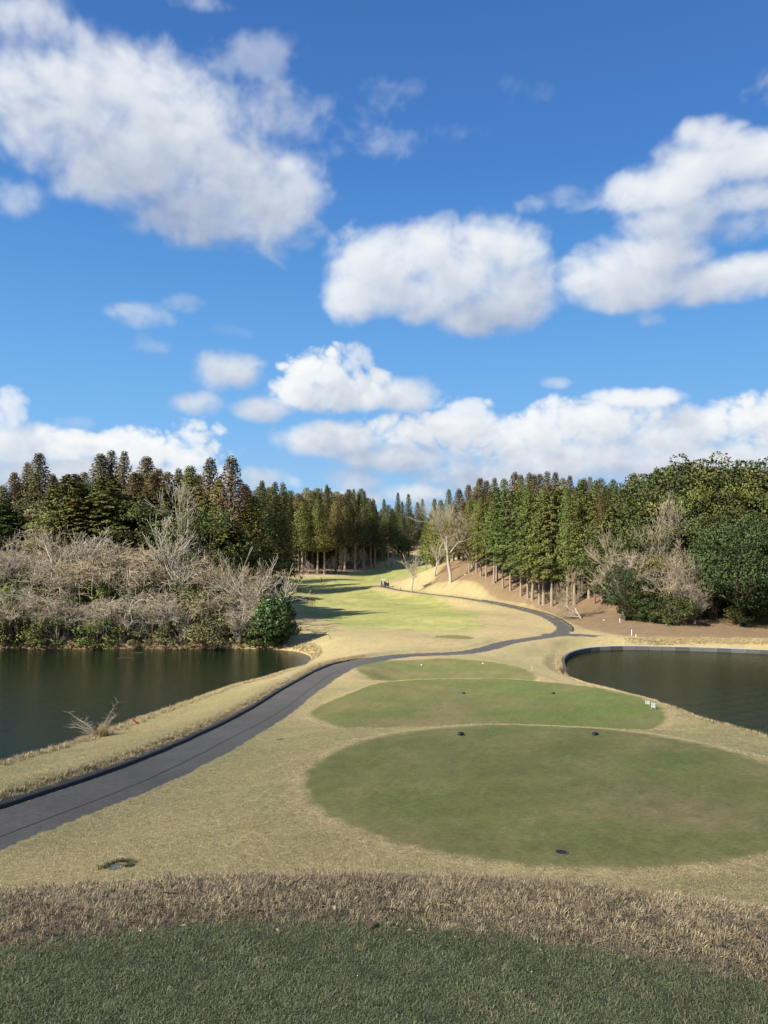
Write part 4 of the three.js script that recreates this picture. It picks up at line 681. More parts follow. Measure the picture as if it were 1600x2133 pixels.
  hero(K.bare[1], 33.48, 106, 14, 13, 'wide leafless tree draped with vines before the dark oaks', B.pink, B.pale, { turn: 0.8 });
  hero(K.bare[3], 40.34, 103, 11, 11, 'leafless tree wrapped in vines on the litter bank above the pond wall', B.pink, B.vine, { turn: 2.8 });
  hero(K.bare[2], 42.45, 112, 17, 13, 'grey leafless crown standing up between the dark oaks', B.pink, B.grey, { turn: 1.8 });
  hero(K.bare[0], 41.42, 101.5, 5, 13, 'small crooked leafless tree beside the vine wrapped tree', B.grey, B.grey, { turn: 4.4 });
  hero(K.bare[1], 12.27, 185, 13, 13, 'leafless tree behind the tall pale leaning tree on the mound', B.twig, B.grey, { turn: 3 });
  hero(K.bare[3], 20.8, 178, 12, 11, 'grey leafless tree at the top of the brown mound', B.twig, B.grey, { turn: 5 });
  for (const [x, d, H] of [[40.21, 103.5, 8.5], [42.04, 104, 6.5], [34.11, 108, 9]]) plant(pick(r, K.scrub), 'bare_scrub', 'vine tangle hanging in front of the dark oaks', 'shrub', 'vine tangles before the oaks', B.pink, B.grey, x, d, 6, H, { turn: r() * 6.28, crownName: 'twigs', wide: 0.6 });
}

// ---------------------------------------------------------------- cart path kerb and seam
function ribbon(line, from, to, section, lift = 0) {         // sweeps [side, up] along a line
  const pos = [], idx = [], n = section.length; let rows = 0;
  for (let i = from; i <= to; i++) {
    const a = line[Math.max(0, i - 1)], b = line[Math.min(line.length - 1, i + 1)], tx = b.x - a.x, tz = b.z - a.z, l = Math.hypot(tx, tz), sx = -tz / l, sz = tx / l;   // sx, sz point to the right
    for (const [s, u] of section) { const w = typeof s === 'function' ? s(i) : s, v = typeof u === 'function' ? u(i) : u; pos.push(line[i].x + sx * w, line[i].y + v + lift, line[i].z + sz * w); }
    if (rows++) for (let k = 0; k < n - 1; k++) { const p = (rows - 2) * n + k, q = p + n; idx.push(p, q, q + 1, p, q + 1, p + 1); }
  }
  const g = new THREE.BufferGeometry(); g.setAttribute('position', new THREE.Float32BufferAttribute(pos, 3)); g.setIndex(idx); g.computeVertexNormals(); return g;
}
{
  const fine = centreLine(PATH, 1600), kerbMat = mat(0.022, 0.022, 0.023, 0.95), h = PATH_HALF;
  const kerbEnd = fine.findIndex((p) => p.z < -67.5), rise = (i) => sstep(kerbEnd, kerbEnd - 70, i), wob = (i) => -h - 0.02 + 0.03 * noise(i * 0.13, 2.2, 1);
  const g = ribbon(fine, 60, kerbEnd, [[(i) => wob(i) - 0.34, -0.05], [(i) => wob(i) - 0.3, (i) => -0.02 + rise(i) * (0.12 + 0.05 * noise(i * 0.21, 3, 8))], [(i) => wob(i) - 0.06, (i) => -0.02 + rise(i) * (0.115 + 0.03 * noise(i * 0.31, 5, 8))], [(i) => wob(i) + 0.02, (i) => -0.03 + rise(i) * 0.11], [(i) => wob(i) + 0.06, -0.06]]);
  top(new THREE.Mesh(g, kerbMat), 'path_kerb', 'black asphalt kerb along the pond side of the cart path', 'kerb', null, 'structure');
  const g2 = ribbon(fine, fine.findIndex((p) => p.z < -99), fine.findIndex((p) => p.z < -150), [[(i) => 1.05 + 0.03 * noise(i * 0.13, 9.2, 1), -0.06], [(i) => 1.08, 0.1], [1.18, 0.13], [1.32, 0.02]]);
  top(new THREE.Mesh(g2, kerbMat), 'path_kerb', 'low black kerb between the cart path and the wooded slope', 'kerb', null, 'structure');
  const seam = (i) => 0.38 + 0.1 * Math.sin(i * 0.035) + 0.05 * noise(i * 0.09, 4, 2);
  top(new THREE.Mesh(ribbon(fine, 60, 640, [[(i) => seam(i) - 0.012, 0.008], [(i) => seam(i) + 0.012, 0.008]], 0), mat(0.028, 0.028, 0.03, 0.9)), 'asphalt_seam', 'dark sealed seam running along the cart path', 'seam', null, 'structure');
}
// ---------------------------------------------------------------- concrete block wall of the pond on the right
{
  const g = new THREE.Group(), r = rng(31), mats = [0, 1, 2, 3].map((k) => mat(0.05 + 0.022 * k, 0.049 + 0.021 * k, 0.043 + 0.018 * k, 0.9));
  const pts = []; for (const q of wallLine) { if (q[0] > 64) break; pts.push(q); } const o = pts[0]; g.position.set(o[0], 0, -o[1]);
  const curve = new THREE.CatmullRomCurve3(pts.map(([x, d]) => new THREE.Vector3(x - o[0], 0, -d + o[1]))), n = Math.round(curve.getLength() / 1.55), P = curve.getSpacedPoints(n);
  for (let i = 0; i < n; i++) {
    const a = P[i], b = P[i + 1], len = a.distanceTo(b), s = new THREE.Shape(); const hh = 0.42 + 0.012 * (r() - 0.5); s.moveTo(-0.14, -0.7); s.lineTo(0.14, -0.7); s.lineTo(0.14, hh - 0.02); s.lineTo(0.12, hh); s.lineTo(-0.12, hh); s.lineTo(-0.14, hh - 0.02);
    const e = new THREE.ExtrudeGeometry(s, { depth: len - 0.06, bevelEnabled: false }); const m = part(g, i ? 'concrete_block_' + String(i).padStart(3, '0') : 'concrete_block', e, mats[Math.floor(r() * 4)]);
    m.position.copy(a); m.lookAt(b.clone().add(g.position).sub(g.position)); m.rotation.y = Math.atan2(b.x - a.x, b.z - a.z); m.rotation.x = 0; m.rotation.z = 0; m.position.x += 0.02 * (r() - 0.5); m.position.add(new THREE.Vector3(-(b.z - a.z), 0, b.x - a.x).normalize().multiplyScalar(0.1));
  }
  top(g, 'pond_wall', 'low grey concrete block wall edging the pond below the oaks', 'wall');
}
// ---------------------------------------------------------------- grass blades
function bladeTuft(seed, n, len, width, spread, lean, curl = 0.5) {
  const r = rng(seed), S = new Shape();
  for (let i = 0; i < n; i++) {
    const a = r() * 6.283, o = spread * Math.sqrt(r()), x = Math.cos(a * 3.1) * o, z = Math.sin(a * 3.1) * o, L0 = len * (0.5 + 0.7 * r()), b = lean * (0.3 + r()), dx = Math.cos(a), dz = Math.sin(a), w = width * (0.7 + 0.6 * r()) * 0.5, wx = -dz * w, wz = dx * w, t = 0.7 + 0.6 * r(), k = [t * (0.94 + 0.12 * r()), t, t * (0.92 + 0.12 * r())];
    const p = [[x, 0, z], [x + dx * b * L0 * 0.4, L0 * 0.6, z + dz * b * L0 * 0.4], [x + dx * b * L0, L0 * (1 - curl * b * 0.35), z + dz * b * L0]], q = S.p.length / 3;
    S.p.push(p[0][0] - wx, 0, p[0][2] - wz, p[0][0] + wx, 0, p[0][2] + wz, p[1][0] - wx * 0.8, p[1][1], p[1][2] - wz * 0.8, p[1][0] + wx * 0.8, p[1][1], p[1][2] + wz * 0.8, p[2][0], p[2][1], p[2][2]);
    for (let m = 0; m < 5; m++) S.c.push(...k); S.i.push(q, q + 1, q + 3, q, q + 3, q + 2, q + 2, q + 3, q + 4);
  }
  return S.geometry();
}
const bladeMat = () => new THREE.MeshStandardMaterial({ color: 0xffffff, roughness: 0.8, vertexColors: true, side: THREE.DoubleSide });
function sow(name, label, geo, list) {                       // list of [x, y, z, scale, turn, r, g, b, tiltx, tiltz]
  const m = new THREE.InstancedMesh(geo, bladeMat(), list.length), o = new THREE.Object3D(), c = new THREE.Color();
  list.forEach(([x, y, z, s, t, r, g, b, tx = 0, tz = 0, sy = 1], i) => { o.position.set(x, y, z); o.rotation.set(tx, t, tz); o.scale.set(s, s * sy, s); o.updateMatrix(); m.setMatrixAt(i, o.matrix); m.setColorAt(i, c.setRGB(r, g, b)); });
  top(m, name, label, 'grass', null, 'stuff');
}
{
  const r = rng(41), a = [], b = [], c = [];
  for (let k = 0; k < 42000; k++) {                           // the back tee
    const x = -3.6 + 6.7 * r(), d = 1.5 + 1.9 * r(), z = matZone(x, d); if (z < -0.04) continue;
    const n = 1 + 0.22 * noise(x * 3, d * 3, 1) + 0.3 * (r() - 0.5), br = r() < 0.05 ? 1 : 0; a.push([x, height(x, d) - 0.002, -d, 0.8 + 0.5 * r(), r() * 6.28, (br ? 0.26 : 0.14) * n, (br ? 0.215 : 0.152) * n, (br ? 0.12 : 0.07) * n, (r() - 0.5) * 0.5, (r() - 0.5) * 0.5]);
  }
  for (let k = 0; k < 80000; k++) {                           // rough collar round it
    const x = -4.2 + 8.4 * r(), d = 2.2 + 3.2 * r(), z = matZone(x, d); if (z > -0.015 || Math.hypot(x + 0.3, d + 2.1) > 6.9) continue;
    const e = sstep(-0.02, -0.2, z), n = 1 + 0.28 * noise(x * 1.7, d * 1.7, 1) + 0.3 * (r() - 0.5), g = r() < 0.10 + 0.4 * (1 - e);
    const col = g ? [0.13, 0.13, 0.065] : r() < 0.35 ? [0.40, 0.325, 0.19] : [0.285, 0.22, 0.13]; if (r() < 0.25 - 0.6 * noise(x * 4, d * 4, 9)) continue; b.push([x, height(x, d) - 0.004, -d, (0.55 + 0.65 * r() + 0.35 * noise(x * 2.6, d * 2.6, 8)) * (0.75 + 0.25 * e), r() * 6.28, col[0] * n, col[1] * n, col[2] * n, (r() - 0.5) * 0.9, (r() - 0.5) * 0.9]);
  }
  for (let k = 0; k < 120000; k++) {                          // mown turf of the slopes and tees below
    const d = 12 + 38 * r() ** 1.5, x = -22 + 40 * r(); if (Math.abs(x) > d * 0.62 || pondMargin(x, d) > -1.2) continue;
    const q = near(pathLine, x, d); if (pathZone(x, d, q) > -0.06) continue;
    const z = ZONES.map(([, f], i) => i === 1 ? -1 : f(x, d)), tee = Math.max(z[2], z[3]) > 0, cc = colourAt(x, d, z), n = 0.92 + 0.3 * (r() - 0.5); c.push([x, height(x, d) - 0.004, -d, (0.6 + 0.7 * r()) * (tee ? 0.8 : 1.15), r() * 6.28, cc[0] * n, cc[1] * n, cc[2] * n, 0, 0, tee ? 0.35 : 0.8]);
  }
  sow('tee_turf', 'short dark green turf blades of the back tee', bladeTuft(1, 26, 0.012, 0.0019, 0.02, 1.2, 0.8), a);
  sow('rough_collar', 'brown dry blades of rough grass round the back tee', bladeTuft(2, 18, 0.026, 0.003, 0.032, 1.3, 0.8), b);
  sow('mown_turf', 'short dry turf of the slopes below the back tee', bladeTuft(3, 18, 0.018, 0.008, 0.09, 1.2), c);
  const e = [];                                               // longer dry grass along the banks
  const edge = (pts, n, lo, hi) => { const cv = new THREE.CatmullRomCurve3(pts.map(([x, d]) => new THREE.Vector3(x, 0, -d))); for (let k = 0; k < n; k++) { const p = cv.getPointAt(r()), x = p.x + (r() - 0.5) * hi, d = -p.z + (r() - 0.5) * hi; if (pondMargin(x, d) > -0.15) continue; const t = 0.75 + 0.5 * r(), q = r() < 0.25; e.push([x, height(x, d) - 0.02, -d, (0.5 + 0.8 * r()) * lo, r() * 6.28, (q ? 0.30 : 0.45) * t, (q ? 0.25 : 0.355) * t, (q ? 0.13 : 0.19) * t]); } };
  edge([[16.2, 26], [15.6, 34], [15.4, 42], [15.8, 52], [16.6, 62], [17, 68]], 5200, 1, 2.6); edge([[16.8, 70], [17.6, 76], [19.4, 84]], 900, 1.2, 1.2); edge([[-15, 24], [-14, 30], [-13, 38], [-12, 48], [-10.2, 60], [-8.4, 72]], 5200, 1, 2.8);
  const kb = pathLine.filter((p) => -p.z > 14 && -p.z < 66).map((p, i, a) => { const q = a[Math.min(a.length - 1, i + 1)], o = a[Math.max(0, i - 1)], tx = q.x - o.x, tz = q.z - o.z, l = Math.hypot(tx, tz) || 1; return [p.x + tz / l * 1.55, -(p.z - tx / l * 1.55)]; }); edge(kb, 5200, 0.75, 0.5); edge([[-8, 80], [-7.6, 85], [-9.6, 91], [-13.5, 93.6], [-18, 94]], 1600, 1.1, 1.4); edge([[30, 93], [38, 92.6], [46, 90.6], [56, 86.5]], 2600, 1.2, 2);
  sow('bank_grass', 'longer dry grass along the pond banks', bladeTuft(4, 14, 0.16, 0.014, 0.1, 0.8), e);
}
// ---------------------------------------------------------------- litter on the collar
{
  const r = rng(51), leafGeo = (() => { const S = new Shape(), n = 6, L0 = 0.05; for (let i = 0; i < n; i++) { const t0 = i / n, t1 = (i + 1) / n, w = (t) => 0.011 * Math.sin(Math.PI * Math.pow(t, 0.8)), y = (t) => 0.012 * Math.sin(t * 3.1); S.tri([t0 * L0, y(t0), -w(t0)], [t0 * L0, y(t0), w(t0)], [t1 * L0, y(t1), w(t1)], [1, 1, 1]); S.tri([t0 * L0, y(t0), -w(t0)], [t1 * L0, y(t1), w(t1)], [t1 * L0, y(t1), -w(t1)], [1, 1, 1]); } return S.geometry(); })();
  const twigGeo = (() => { const S = new Shape(); S.tube([[-0.07, 0, 0], [-0.03, 0.008, 0.006], [0.02, 0.004, -0.004], [0.08, 0.01, 0.008]], [0.003, 0.004, 0.0035, 0.0015], 5); S.tube([[-0.02, 0.006, 0.003], [0.02, 0.014, 0.03]], [0.0025, 0.001], 4); return S.geometry(); })();
  const straw = mat(0.42, 0.35, 0.22), brown = mat(0.09, 0.055, 0.035), red = mat(0.2, 0.04, 0.025), barky = mat(0.05, 0.035, 0.028);
  const lay = (geo, m, name, label, group, px, d, up, s) => { const o = new THREE.Mesh(geo, m); o.position.set(px, height(px, d) + up, -d); o.rotation.set((r() - 0.5) * 0.6, r() * 6.28, (r() - 0.5) * 0.6); o.scale.setScalar(s); top(o, name, label, name === 'twig' ? 'twig' : 'leaf', group); };
  for (const [px, d] of [[-1.14, 3.55], [-1.02, 3.4], [-0.86, 3.6], [-0.98, 3.52], [-0.42, 3.66], [-0.3, 3.62], [0.3, 3.44], [0.74, 3.5], [1.06, 3.46], [0.02, 3.36]]) lay(twigGeo, barky, 'twig', 'dark fallen twig caught in the brown collar grass', 'dark twigs in the collar grass', px, d, 0.03, 0.4 + 0.35 * r());
  for (const [px, d] of [[-0.98, 3.26], [-0.82, 3.23], [-0.36, 3.6], [-0.28, 3.5], [-0.22, 3.42], [0.12, 3.2], [0.28, 3.16], [0.4, 3.34], [0.62, 3.05], [0.55, 2.9], [1.02, 3.3], [-0.45, 3.22]]) lay(leafGeo, straw, 'straw_leaf', 'pale straw coloured leaf blade lying at the edge of the back tee', 'pale leaf blades on the back tee', px, d, 0.022, 0.3 + 0.4 * r());
  for (const [px, d] of [[0.16, 3.5], [-0.05, 3.28], [0.02, 3.26], [-0.62, 3.36]]) lay(leafGeo, brown, 'brown_leaf', 'dark brown curled leaf on the collar of the back tee', 'brown leaves on the collar', px, d, 0.032, 0.9 + 0.4 * r());
  lay(leafGeo, red, 'red_leaf', 'single dark red leaf lying in the brown collar grass', null, 1.5, 3.16, 0.04, 0.8);
}
// ---------------------------------------------------------------- tee markers, signs, stakes and covers
{
  const marker = (() => { const s = new THREE.LatheGeometry([[0, 0], [0.085, 0], [0.1, 0.02], [0.1, 0.05], [0.075, 0.085], [0.03, 0.1], [0, 0.102]].map(([x, y]) => new THREE.Vector2(x, y)), 20); return s; })();
  const black = mat(0.012, 0.012, 0.014, 0.45), blue = mat(0.02, 0.03, 0.07, 0.4), white = mat(0.8, 0.8, 0.78, 0.5);
  const put = (p, m, label, group, s, stretch = 1) => { const g = new THREE.Group(); g.position.set(p[0], p[2] + 0.01, -p[1]); g.rotation.y = 0.5; g.scale.set(s * stretch, s, s); part(g, 'body', marker, m); const pin = new THREE.CylinderGeometry(0.018, 0.018, 0.02, 10); pin.translate(0, 0.108, 0); part(g, 'pin', pin, m === white ? black : mat(0.3, 0.3, 0.3, 0.4, { metalness: 0.6 })); top(g, 'tee_marker', label, 'tee marker', group); };
  put([2.42, 24.09, 7.3], black, 'black tee marker on the large round tee green', 'black tee markers', 0.85, 1.25); put([6.64, 24.09, 7.3], black, 'black tee marker on the large round tee green', 'black tee markers', 0.85, 1.25);
  put([4.17, 40.22, 5.3], blue, 'dark blue tee marker on the wide green tee terrace', 'blue tee markers', 0.9); put([8.89, 40.22, 5.3], blue, 'dark blue tee marker on the wide green tee terrace', 'blue tee markers', 0.9);
  put([3.02, 61.64, 3.2], white, 'white tee marker on the small tee terrace', 'white tee markers', 0.62); put([8.07, 62.34, 3.2], white, 'white tee marker on the small tee terrace', 'white tee markers', 0.62);
  // two little yardage boards
  const steel = mat(0.55, 0.6, 0.56, 0.5), pale = mat(0.5, 0.56, 0.52, 0.6), ink = mat(0.12, 0.2, 0.15, 0.7);
  const box = (w, h, t, x, y, z) => { const g = new THREE.BoxGeometry(w, h, t); g.translate(x, y, z); return g; };
  const sign = ([x, d], hi, rows, label) => {
    const g = new THREE.Group(); g.position.set(x, height(x, d) - 0.01, -d); g.rotation.y = -0.75; g.scale.setScalar(0.68);
    part(g, 'leg', box(0.022, hi, 0.022, -0.13, hi / 2, 0), steel); part(g, 'leg', box(0.022, hi, 0.022, 0.13, hi / 2, 0), steel);
    for (const [y, h] of rows) { const p = part(g, 'panel', box(0.3, h, 0.012, 0, y, 0.02), pale); part(p, 'lettering', mergeGeometries([-0.25, 0.05, 0.3].map((k, i) => box([0.2, 0.14, 0.22][i], h * 0.11, 0.004, [-0.02, -0.05, 0][i], y + k * h, 0.028))), ink); }
    top(g, 'tee_sign', label, 'sign', 'signs beside the green terrace');
  };
  sign([12.92, 37.5, 5.27], 0.34, [[0.26, 0.1], [0.13, 0.11]], 'lower pale two panel sign beside the green tee terrace');
  sign([12.88, 36.6, 5.4], 0.46, [[0.38, 0.12], [0.21, 0.17]], 'taller pale two panel sign beside the green tee terrace');
  // stakes
  const stake = (x, d, h, r0, m, name, label, tx, tz, group) => { const g = new THREE.Group(); g.position.set(x, height(x, d) - 0.05, -d); g.rotation.set(tx, 0.3, tz); part(g, 'post', new THREE.CylinderGeometry(r0 * 0.95, r0, h, 10).translate(0, h / 2, 0), m); part(g, 'point', new THREE.ConeGeometry(r0 * 0.95, r0 * 1.4, 10).translate(0, h + r0 * 0.7, 0), m); top(g, name, label, 'stake', group); };
  stake(-11.67, 36.5, 0.42, 0.035, mat(0.42, 0.02, 0.03, 0.6), 'hazard_stake', 'short red stake leaning at the edge of the pond bank', 0, 0.75);
  stake(30.91, 95.2, 0.75, 0.05, white, 'marker_stake', 'taller white stake on the leaf litter above the pond wall', 0, 0, 'white stakes above the pond wall'); stake(31.25, 94.6, 0.35, 0.04, white, 'marker_stake', 'shorter white stake on the leaf litter above the pond wall', 0, 0.05, 'white stakes above the pond wall');
  stake(32.19, 104, 0.6, 0.045, white, 'marker_stake', 'white stake at the foot of the dark oak above the cart path', 0, 0, 'white stakes above the pond wall');
  stake(-6.13, 89, 0.75, 0.035, mat(0.2, 0.16, 0.12), 'wooden_stake', 'thin brown stake leaning in the tan grass below the fairway', 0, 0.5); stake(3.89, 181, 0.9, 0.06, mat(0.12, 0.09, 0.06), 'wooden_stake', 'short dark post beside the cart path near the golf cart', 0, 0);
  stake(12.51, 64.5, 0.55, 0.02, mat(0.55, 0.55, 0.5), 'thin_stake', 'thin pale stake on the bank between the small tee and the pond', 0, 0.06);
  // drain box in the slope and a turf plug
  const drain = ([x, d], s, label, lid) => { const g = new THREE.Group(); g.position.set(x, height(x, d), -d); g.rotation.y = 0.2; g.scale.setScalar(s); const ring = new THREE.TorusGeometry(0.2, 0.03, 8, 26); ring.rotateX(Math.PI / 2); part(g, 'rim', ring, mat(0.09, 0.085, 0.06, 0.9)); part(g, 'lid', new THREE.CylinderGeometry(0.19, 0.19, 0.02, 24).translate(0, 0.004, 0), lid); top(g, 'drain_cover', label, 'drain'); };
  drain([-5.21, 15, 7.18], 0.65, 'round drain cover sunk in a grassy ring on the slope below the back tee', mat(0.11, 0.11, 0.1, 0.9)); drain([3.5, 15.17, 7.3], 0.6, 'small dark sprinkler cover on the near edge of the round tee', mat(0.012, 0.014, 0.012, 0.7)); drain([-3.96, 29.4, 5.82], 0.7, 'small flat cover in the slope between the cart path and the round tee', mat(0.12, 0.11, 0.07));
  const rr = rng(61), rim = []; for (let k = 0; k < 260; k++) { const [x0, d0] = [-5.21, 15, 7.18], a = rr() * 6.28, o = 0.2 + 0.13 * rr() ** 2, x = x0 + Math.cos(a) * o * 1.1, d = d0 + 0.05 + Math.sin(a) * o; if (Math.sin(a) < -0.5) continue; rim.push([x, height(x, d) - 0.01, -d, 0.4 + 0.5 * rr(), rr() * 6.28, 0.12, 0.115, 0.05]); }
  sow('drain_grass', 'darker tuft of grass growing round the drain cover', bladeTuft(5, 10, 0.1, 0.008, 0.04, 0.7), rim);
  // a golf ball by the water, stones and a fallen log
  const bx = [16.5, 69.5, 0.5]; const ball = new THREE.Mesh(new THREE.SphereGeometry(0.09, 20, 14), white); ball.position.set(bx[0], Math.max(0.06, height(bx[0], bx[1]) + 0.07), -bx[1]); top(ball, 'white_float', 'small white float at the pond corner below the brown tuft', 'float');
  const stone = (() => { const g = new THREE.IcosahedronGeometry(0.3, 3), p = g.attributes.position; for (let i = 0; i < p.count; i++) { const x = p.getX(i), y = p.getY(i), z = p.getZ(i), k = 1 + 0.35 * noise(x * 4, y * 4, z * 4); p.setXYZ(i, x * k, y * k * 0.65, z * k); } g.computeVertexNormals(); return g; })();
  for (const [x, d, s, label] of [[18.58, 174, 0.75, 'pale stone lying on the brown mound under the tall leafless tree'], [19.99, 172, 0.45, 'smaller pale stone near the stone on the brown mound'], [16.42, 171, 0.4, 'small pale stone beside the trunk foot on the brown mound'], [31.18, 108, 0.5, 'pale stone on the leaf litter above the path bend'], [1.82, 192, 0.4, 'pale stone beside the cart path next to the golf cart']]) { const m = new THREE.Mesh(stone, mat(0.55, 0.5, 0.42)); m.position.set(x, height(x, d) + 0.08 * s, -d); m.scale.setScalar(s); m.rotation.y = x; top(m, 'stone', label, 'stone'); }
  const [lx, ld] = [38.6, 101.5], ly = height(lx, ld), S = new Shape(); S.tube([[-1.2, -0.15, 0.3], [-1.0, 0.15, 0.2], [-0.4, 0.4, 0], [0.4, 0.5, -0.1], [1.1, 0.62, 0], [1.3, 0.95, 0.1], [0.9, 1.5, 0.1], [1.0, 2.3, 0]], [0.09, 0.1, 0.1, 0.11, 0.12, 0.1, 0.09, 0.05], 7); const log = new THREE.Mesh(S.geometry(), B.pale); log.position.set(lx, ly, -ld); top(log, 'fallen_branch', 'pale twisted fallen branch on the leaf litter above the pond wall', 'branch');
  for (const [p, len, t] of [[[-28.95, 85.6, 0], 2.0, 0.1], [[-29.11, 89.87, 0], 1.4, -0.06]]) { const S2 = new Shape(); S2.tube([[-len / 2, 0.01, 0], [-len * 0.1, 0.03, 0.05], [len * 0.2, 0.02, -0.03], [len / 2, 0.015, 0.04]], [0.012, 0.022, 0.02, 0.01], 6); const m = new THREE.Mesh(S2.geometry(), B.dark); m.position.set(p[0], -0.012, -p[1]); m.rotation.y = t; top(m, 'floating_stick', 'thin stick floating on the pond in front of the thicket', 'stick', 'sticks floating on the pond'); }
  // dry shrub on the pond bank and the brown tuft at the wall end
  const [sx, sd_] = [-12.41, 33.4], dry = new THREE.Group(); dry.position.set(sx, height(sx, sd_) - 0.05, -sd_); { const r = rng(71), T = new Shape(), Q = new Shape(); for (let k = 0; k < 22; k++) { const left = k < 14, a = left ? Math.PI * (0.94 + (r() - 0.5) * 0.5) : (r() - 0.5) * 1.2, len = (left ? 1.1 : 0.7) + 0.8 * r(), rise = left ? 0.15 + 0.5 * r() : 0.6 + 0.5 * r(), pts = []; for (let i = 0; i <= 6; i++) { const t = i / 6; pts.push([Math.cos(a) * len * t * (left ? 1 : 0.6), len * rise * Math.sin(t * 1.5) + 0.04 * Math.sin(t * 9 + k), -0.2 * len * t + Math.sin(a) * len * t * 0.4]); } T.tube(pts, [0.009, 0.008, 0.007, 0.006, 0.005, 0.004, 0.003], 5, tint(r, 0.4)); for (let m = 2; m < 6; m++) { const p = pts[m], b = [(r() - 0.5), r() * 0.6, (r() - 0.5)], l = 0.15 + 0.25 * r(); Q.tube([p, [p[0] + b[0] * l, p[1] + b[1] * l, p[2] + b[2] * l], [p[0] + b[0] * l * 1.9, p[1] + b[1] * l * 1.5, p[2] + b[2] * l * 2]], [0.006, 0.005, 0.003], 4, tint(r, 0.4)); } } part(dry, 'branches', T.geometry(), B.vine); part(dry, 'twigs', Q.geometry(), B.grey); const tg = bladeTuft(9, 420, 0.62, 0.011, 0.32, 0.8); tg.translate(0.1, 0, 0); part(dry, 'grass_tuft', tg, new THREE.MeshStandardMaterial({ color: new THREE.Color().setRGB(0.42, 0.32, 0.17), vertexColors: true, roughness: 0.9, side: THREE.DoubleSide })); }
  top(dry, 'dry_shrub', 'dead shrub with straw tuft and pale twigs on the pond bank', 'shrub');
  plant(K.scrub[2], 'brown_tuft', 'reddish brown leafless tuft at the corner of the pond wall', 'shrub', null, barkMat(0.16, 0.09, 0.07), barkMat(0.13, 0.08, 0.06), 16.48, 70.5, 6, 0.9, { crownName: 'twigs' });
}
// ---------------------------------------------------------------- golf cart
{
  const g = new THREE.Group(); const [x, , ] = [0.25], d = 196; g.position.set(x, height(x, d) + 0.02, -d); g.rotation.y = -0.4;
  const white = mat(0.62, 0.62, 0.6, 0.4), dark = mat(0.02, 0.02, 0.022, 0.5), grey = mat(0.25, 0.26, 0.27, 0.5), seat = mat(0.3, 0.28, 0.24, 0.7);
  const prism = (pts, w, bevel = 0.03) => { const s = new THREE.Shape(pts.map(([a, b]) => new THREE.Vector2(a, b))), e = new THREE.ExtrudeGeometry(s, { depth: w - bevel * 2, bevelEnabled: true, bevelSize: bevel, bevelThickness: bevel, bevelSegments: 2 }); e.translate(0, 0, -w / 2 + bevel); e.rotateY(Math.PI / 2); return e; };
  part(g, 'body', prism([[-1.55, 0.32], [1.5, 0.32], [1.55, 0.6], [1.35, 0.95], [1.0, 0.98], [0.85, 0.42], [0.5, 0.42], [0.45, 0.7], [-0.1, 0.72], [-0.15, 0.42], [-0.45, 0.42], [-0.5, 0.72], [-1.1, 0.75], [-1.5, 0.7]], 1.2), mat(0.05, 0.052, 0.056, 0.4));
  part(g, 'roof', prism([[-1.15, 1.84], [1.1, 1.84], [1.12, 1.9], [0.8, 1.95], [-0.9, 1.95], [-1.17, 1.9]], 1.25, 0.02), white);
  for (const [sx, sz] of [[-0.54, -1.0], [0.54, -1.0], [-0.54, 1.05], [0.54, 1.05]]) part(g, 'roof_post', new THREE.CylinderGeometry(0.04, 0.04, 1.2, 8).translate(sx, 1.26, -sz), dark);
  for (const z of [0.2, -0.78]) { part(g, 'seat', new THREE.BoxGeometry(1.05, 0.14, 0.45).translate(0, 0.78, -z), seat); part(g, 'seat_back', new THREE.BoxGeometry(1.05, 0.45, 0.1).translate(0, 1.08, -z + 0.26), seat); }
  part(g, 'windscreen', new THREE.BoxGeometry(1.02, 0.75, 0.015).translate(0, 1.42, -1.06), new THREE.MeshPhysicalMaterial({ color: 0xffffff, transmission: 1, thickness: 0, roughness: 0.03 }));
  for (const [sx, sz] of [[-0.5, -0.95], [0.5, -0.95], [-0.5, 0.98], [0.5, 0.98]]) { const w = part(g, 'wheel', new THREE.TorusGeometry(0.17, 0.075, 10, 20).rotateY(Math.PI / 2).translate(sx, 0.24, -sz), dark); part(w, 'rim', new THREE.CylinderGeometry(0.12, 0.12, 0.1, 16).rotateZ(Math.PI / 2).translate(sx, 0.24, -sz), white); }
  for (let k = 0; k < 4; k++) { const bag = part(g, 'golf_bag', new THREE.CylinderGeometry(0.12, 0.11, 0.85, 12).rotateX(0.2).translate(-0.42 + k * 0.28, 1.05, 1.35), [dark, grey, white, dark][k]); part(bag, 'clubs', mergeGeometries([0, 1, 2].map((j) => new THREE.CylinderGeometry(0.012, 0.012, 0.4, 6).translate(-0.46 + k * 0.28 + j * 0.04, 1.62, 1.45))), grey); }
  top(g, 'golf_cart', 'white roofed golf cart with bags stopped at the end of the cart path', 'golf cart');
}
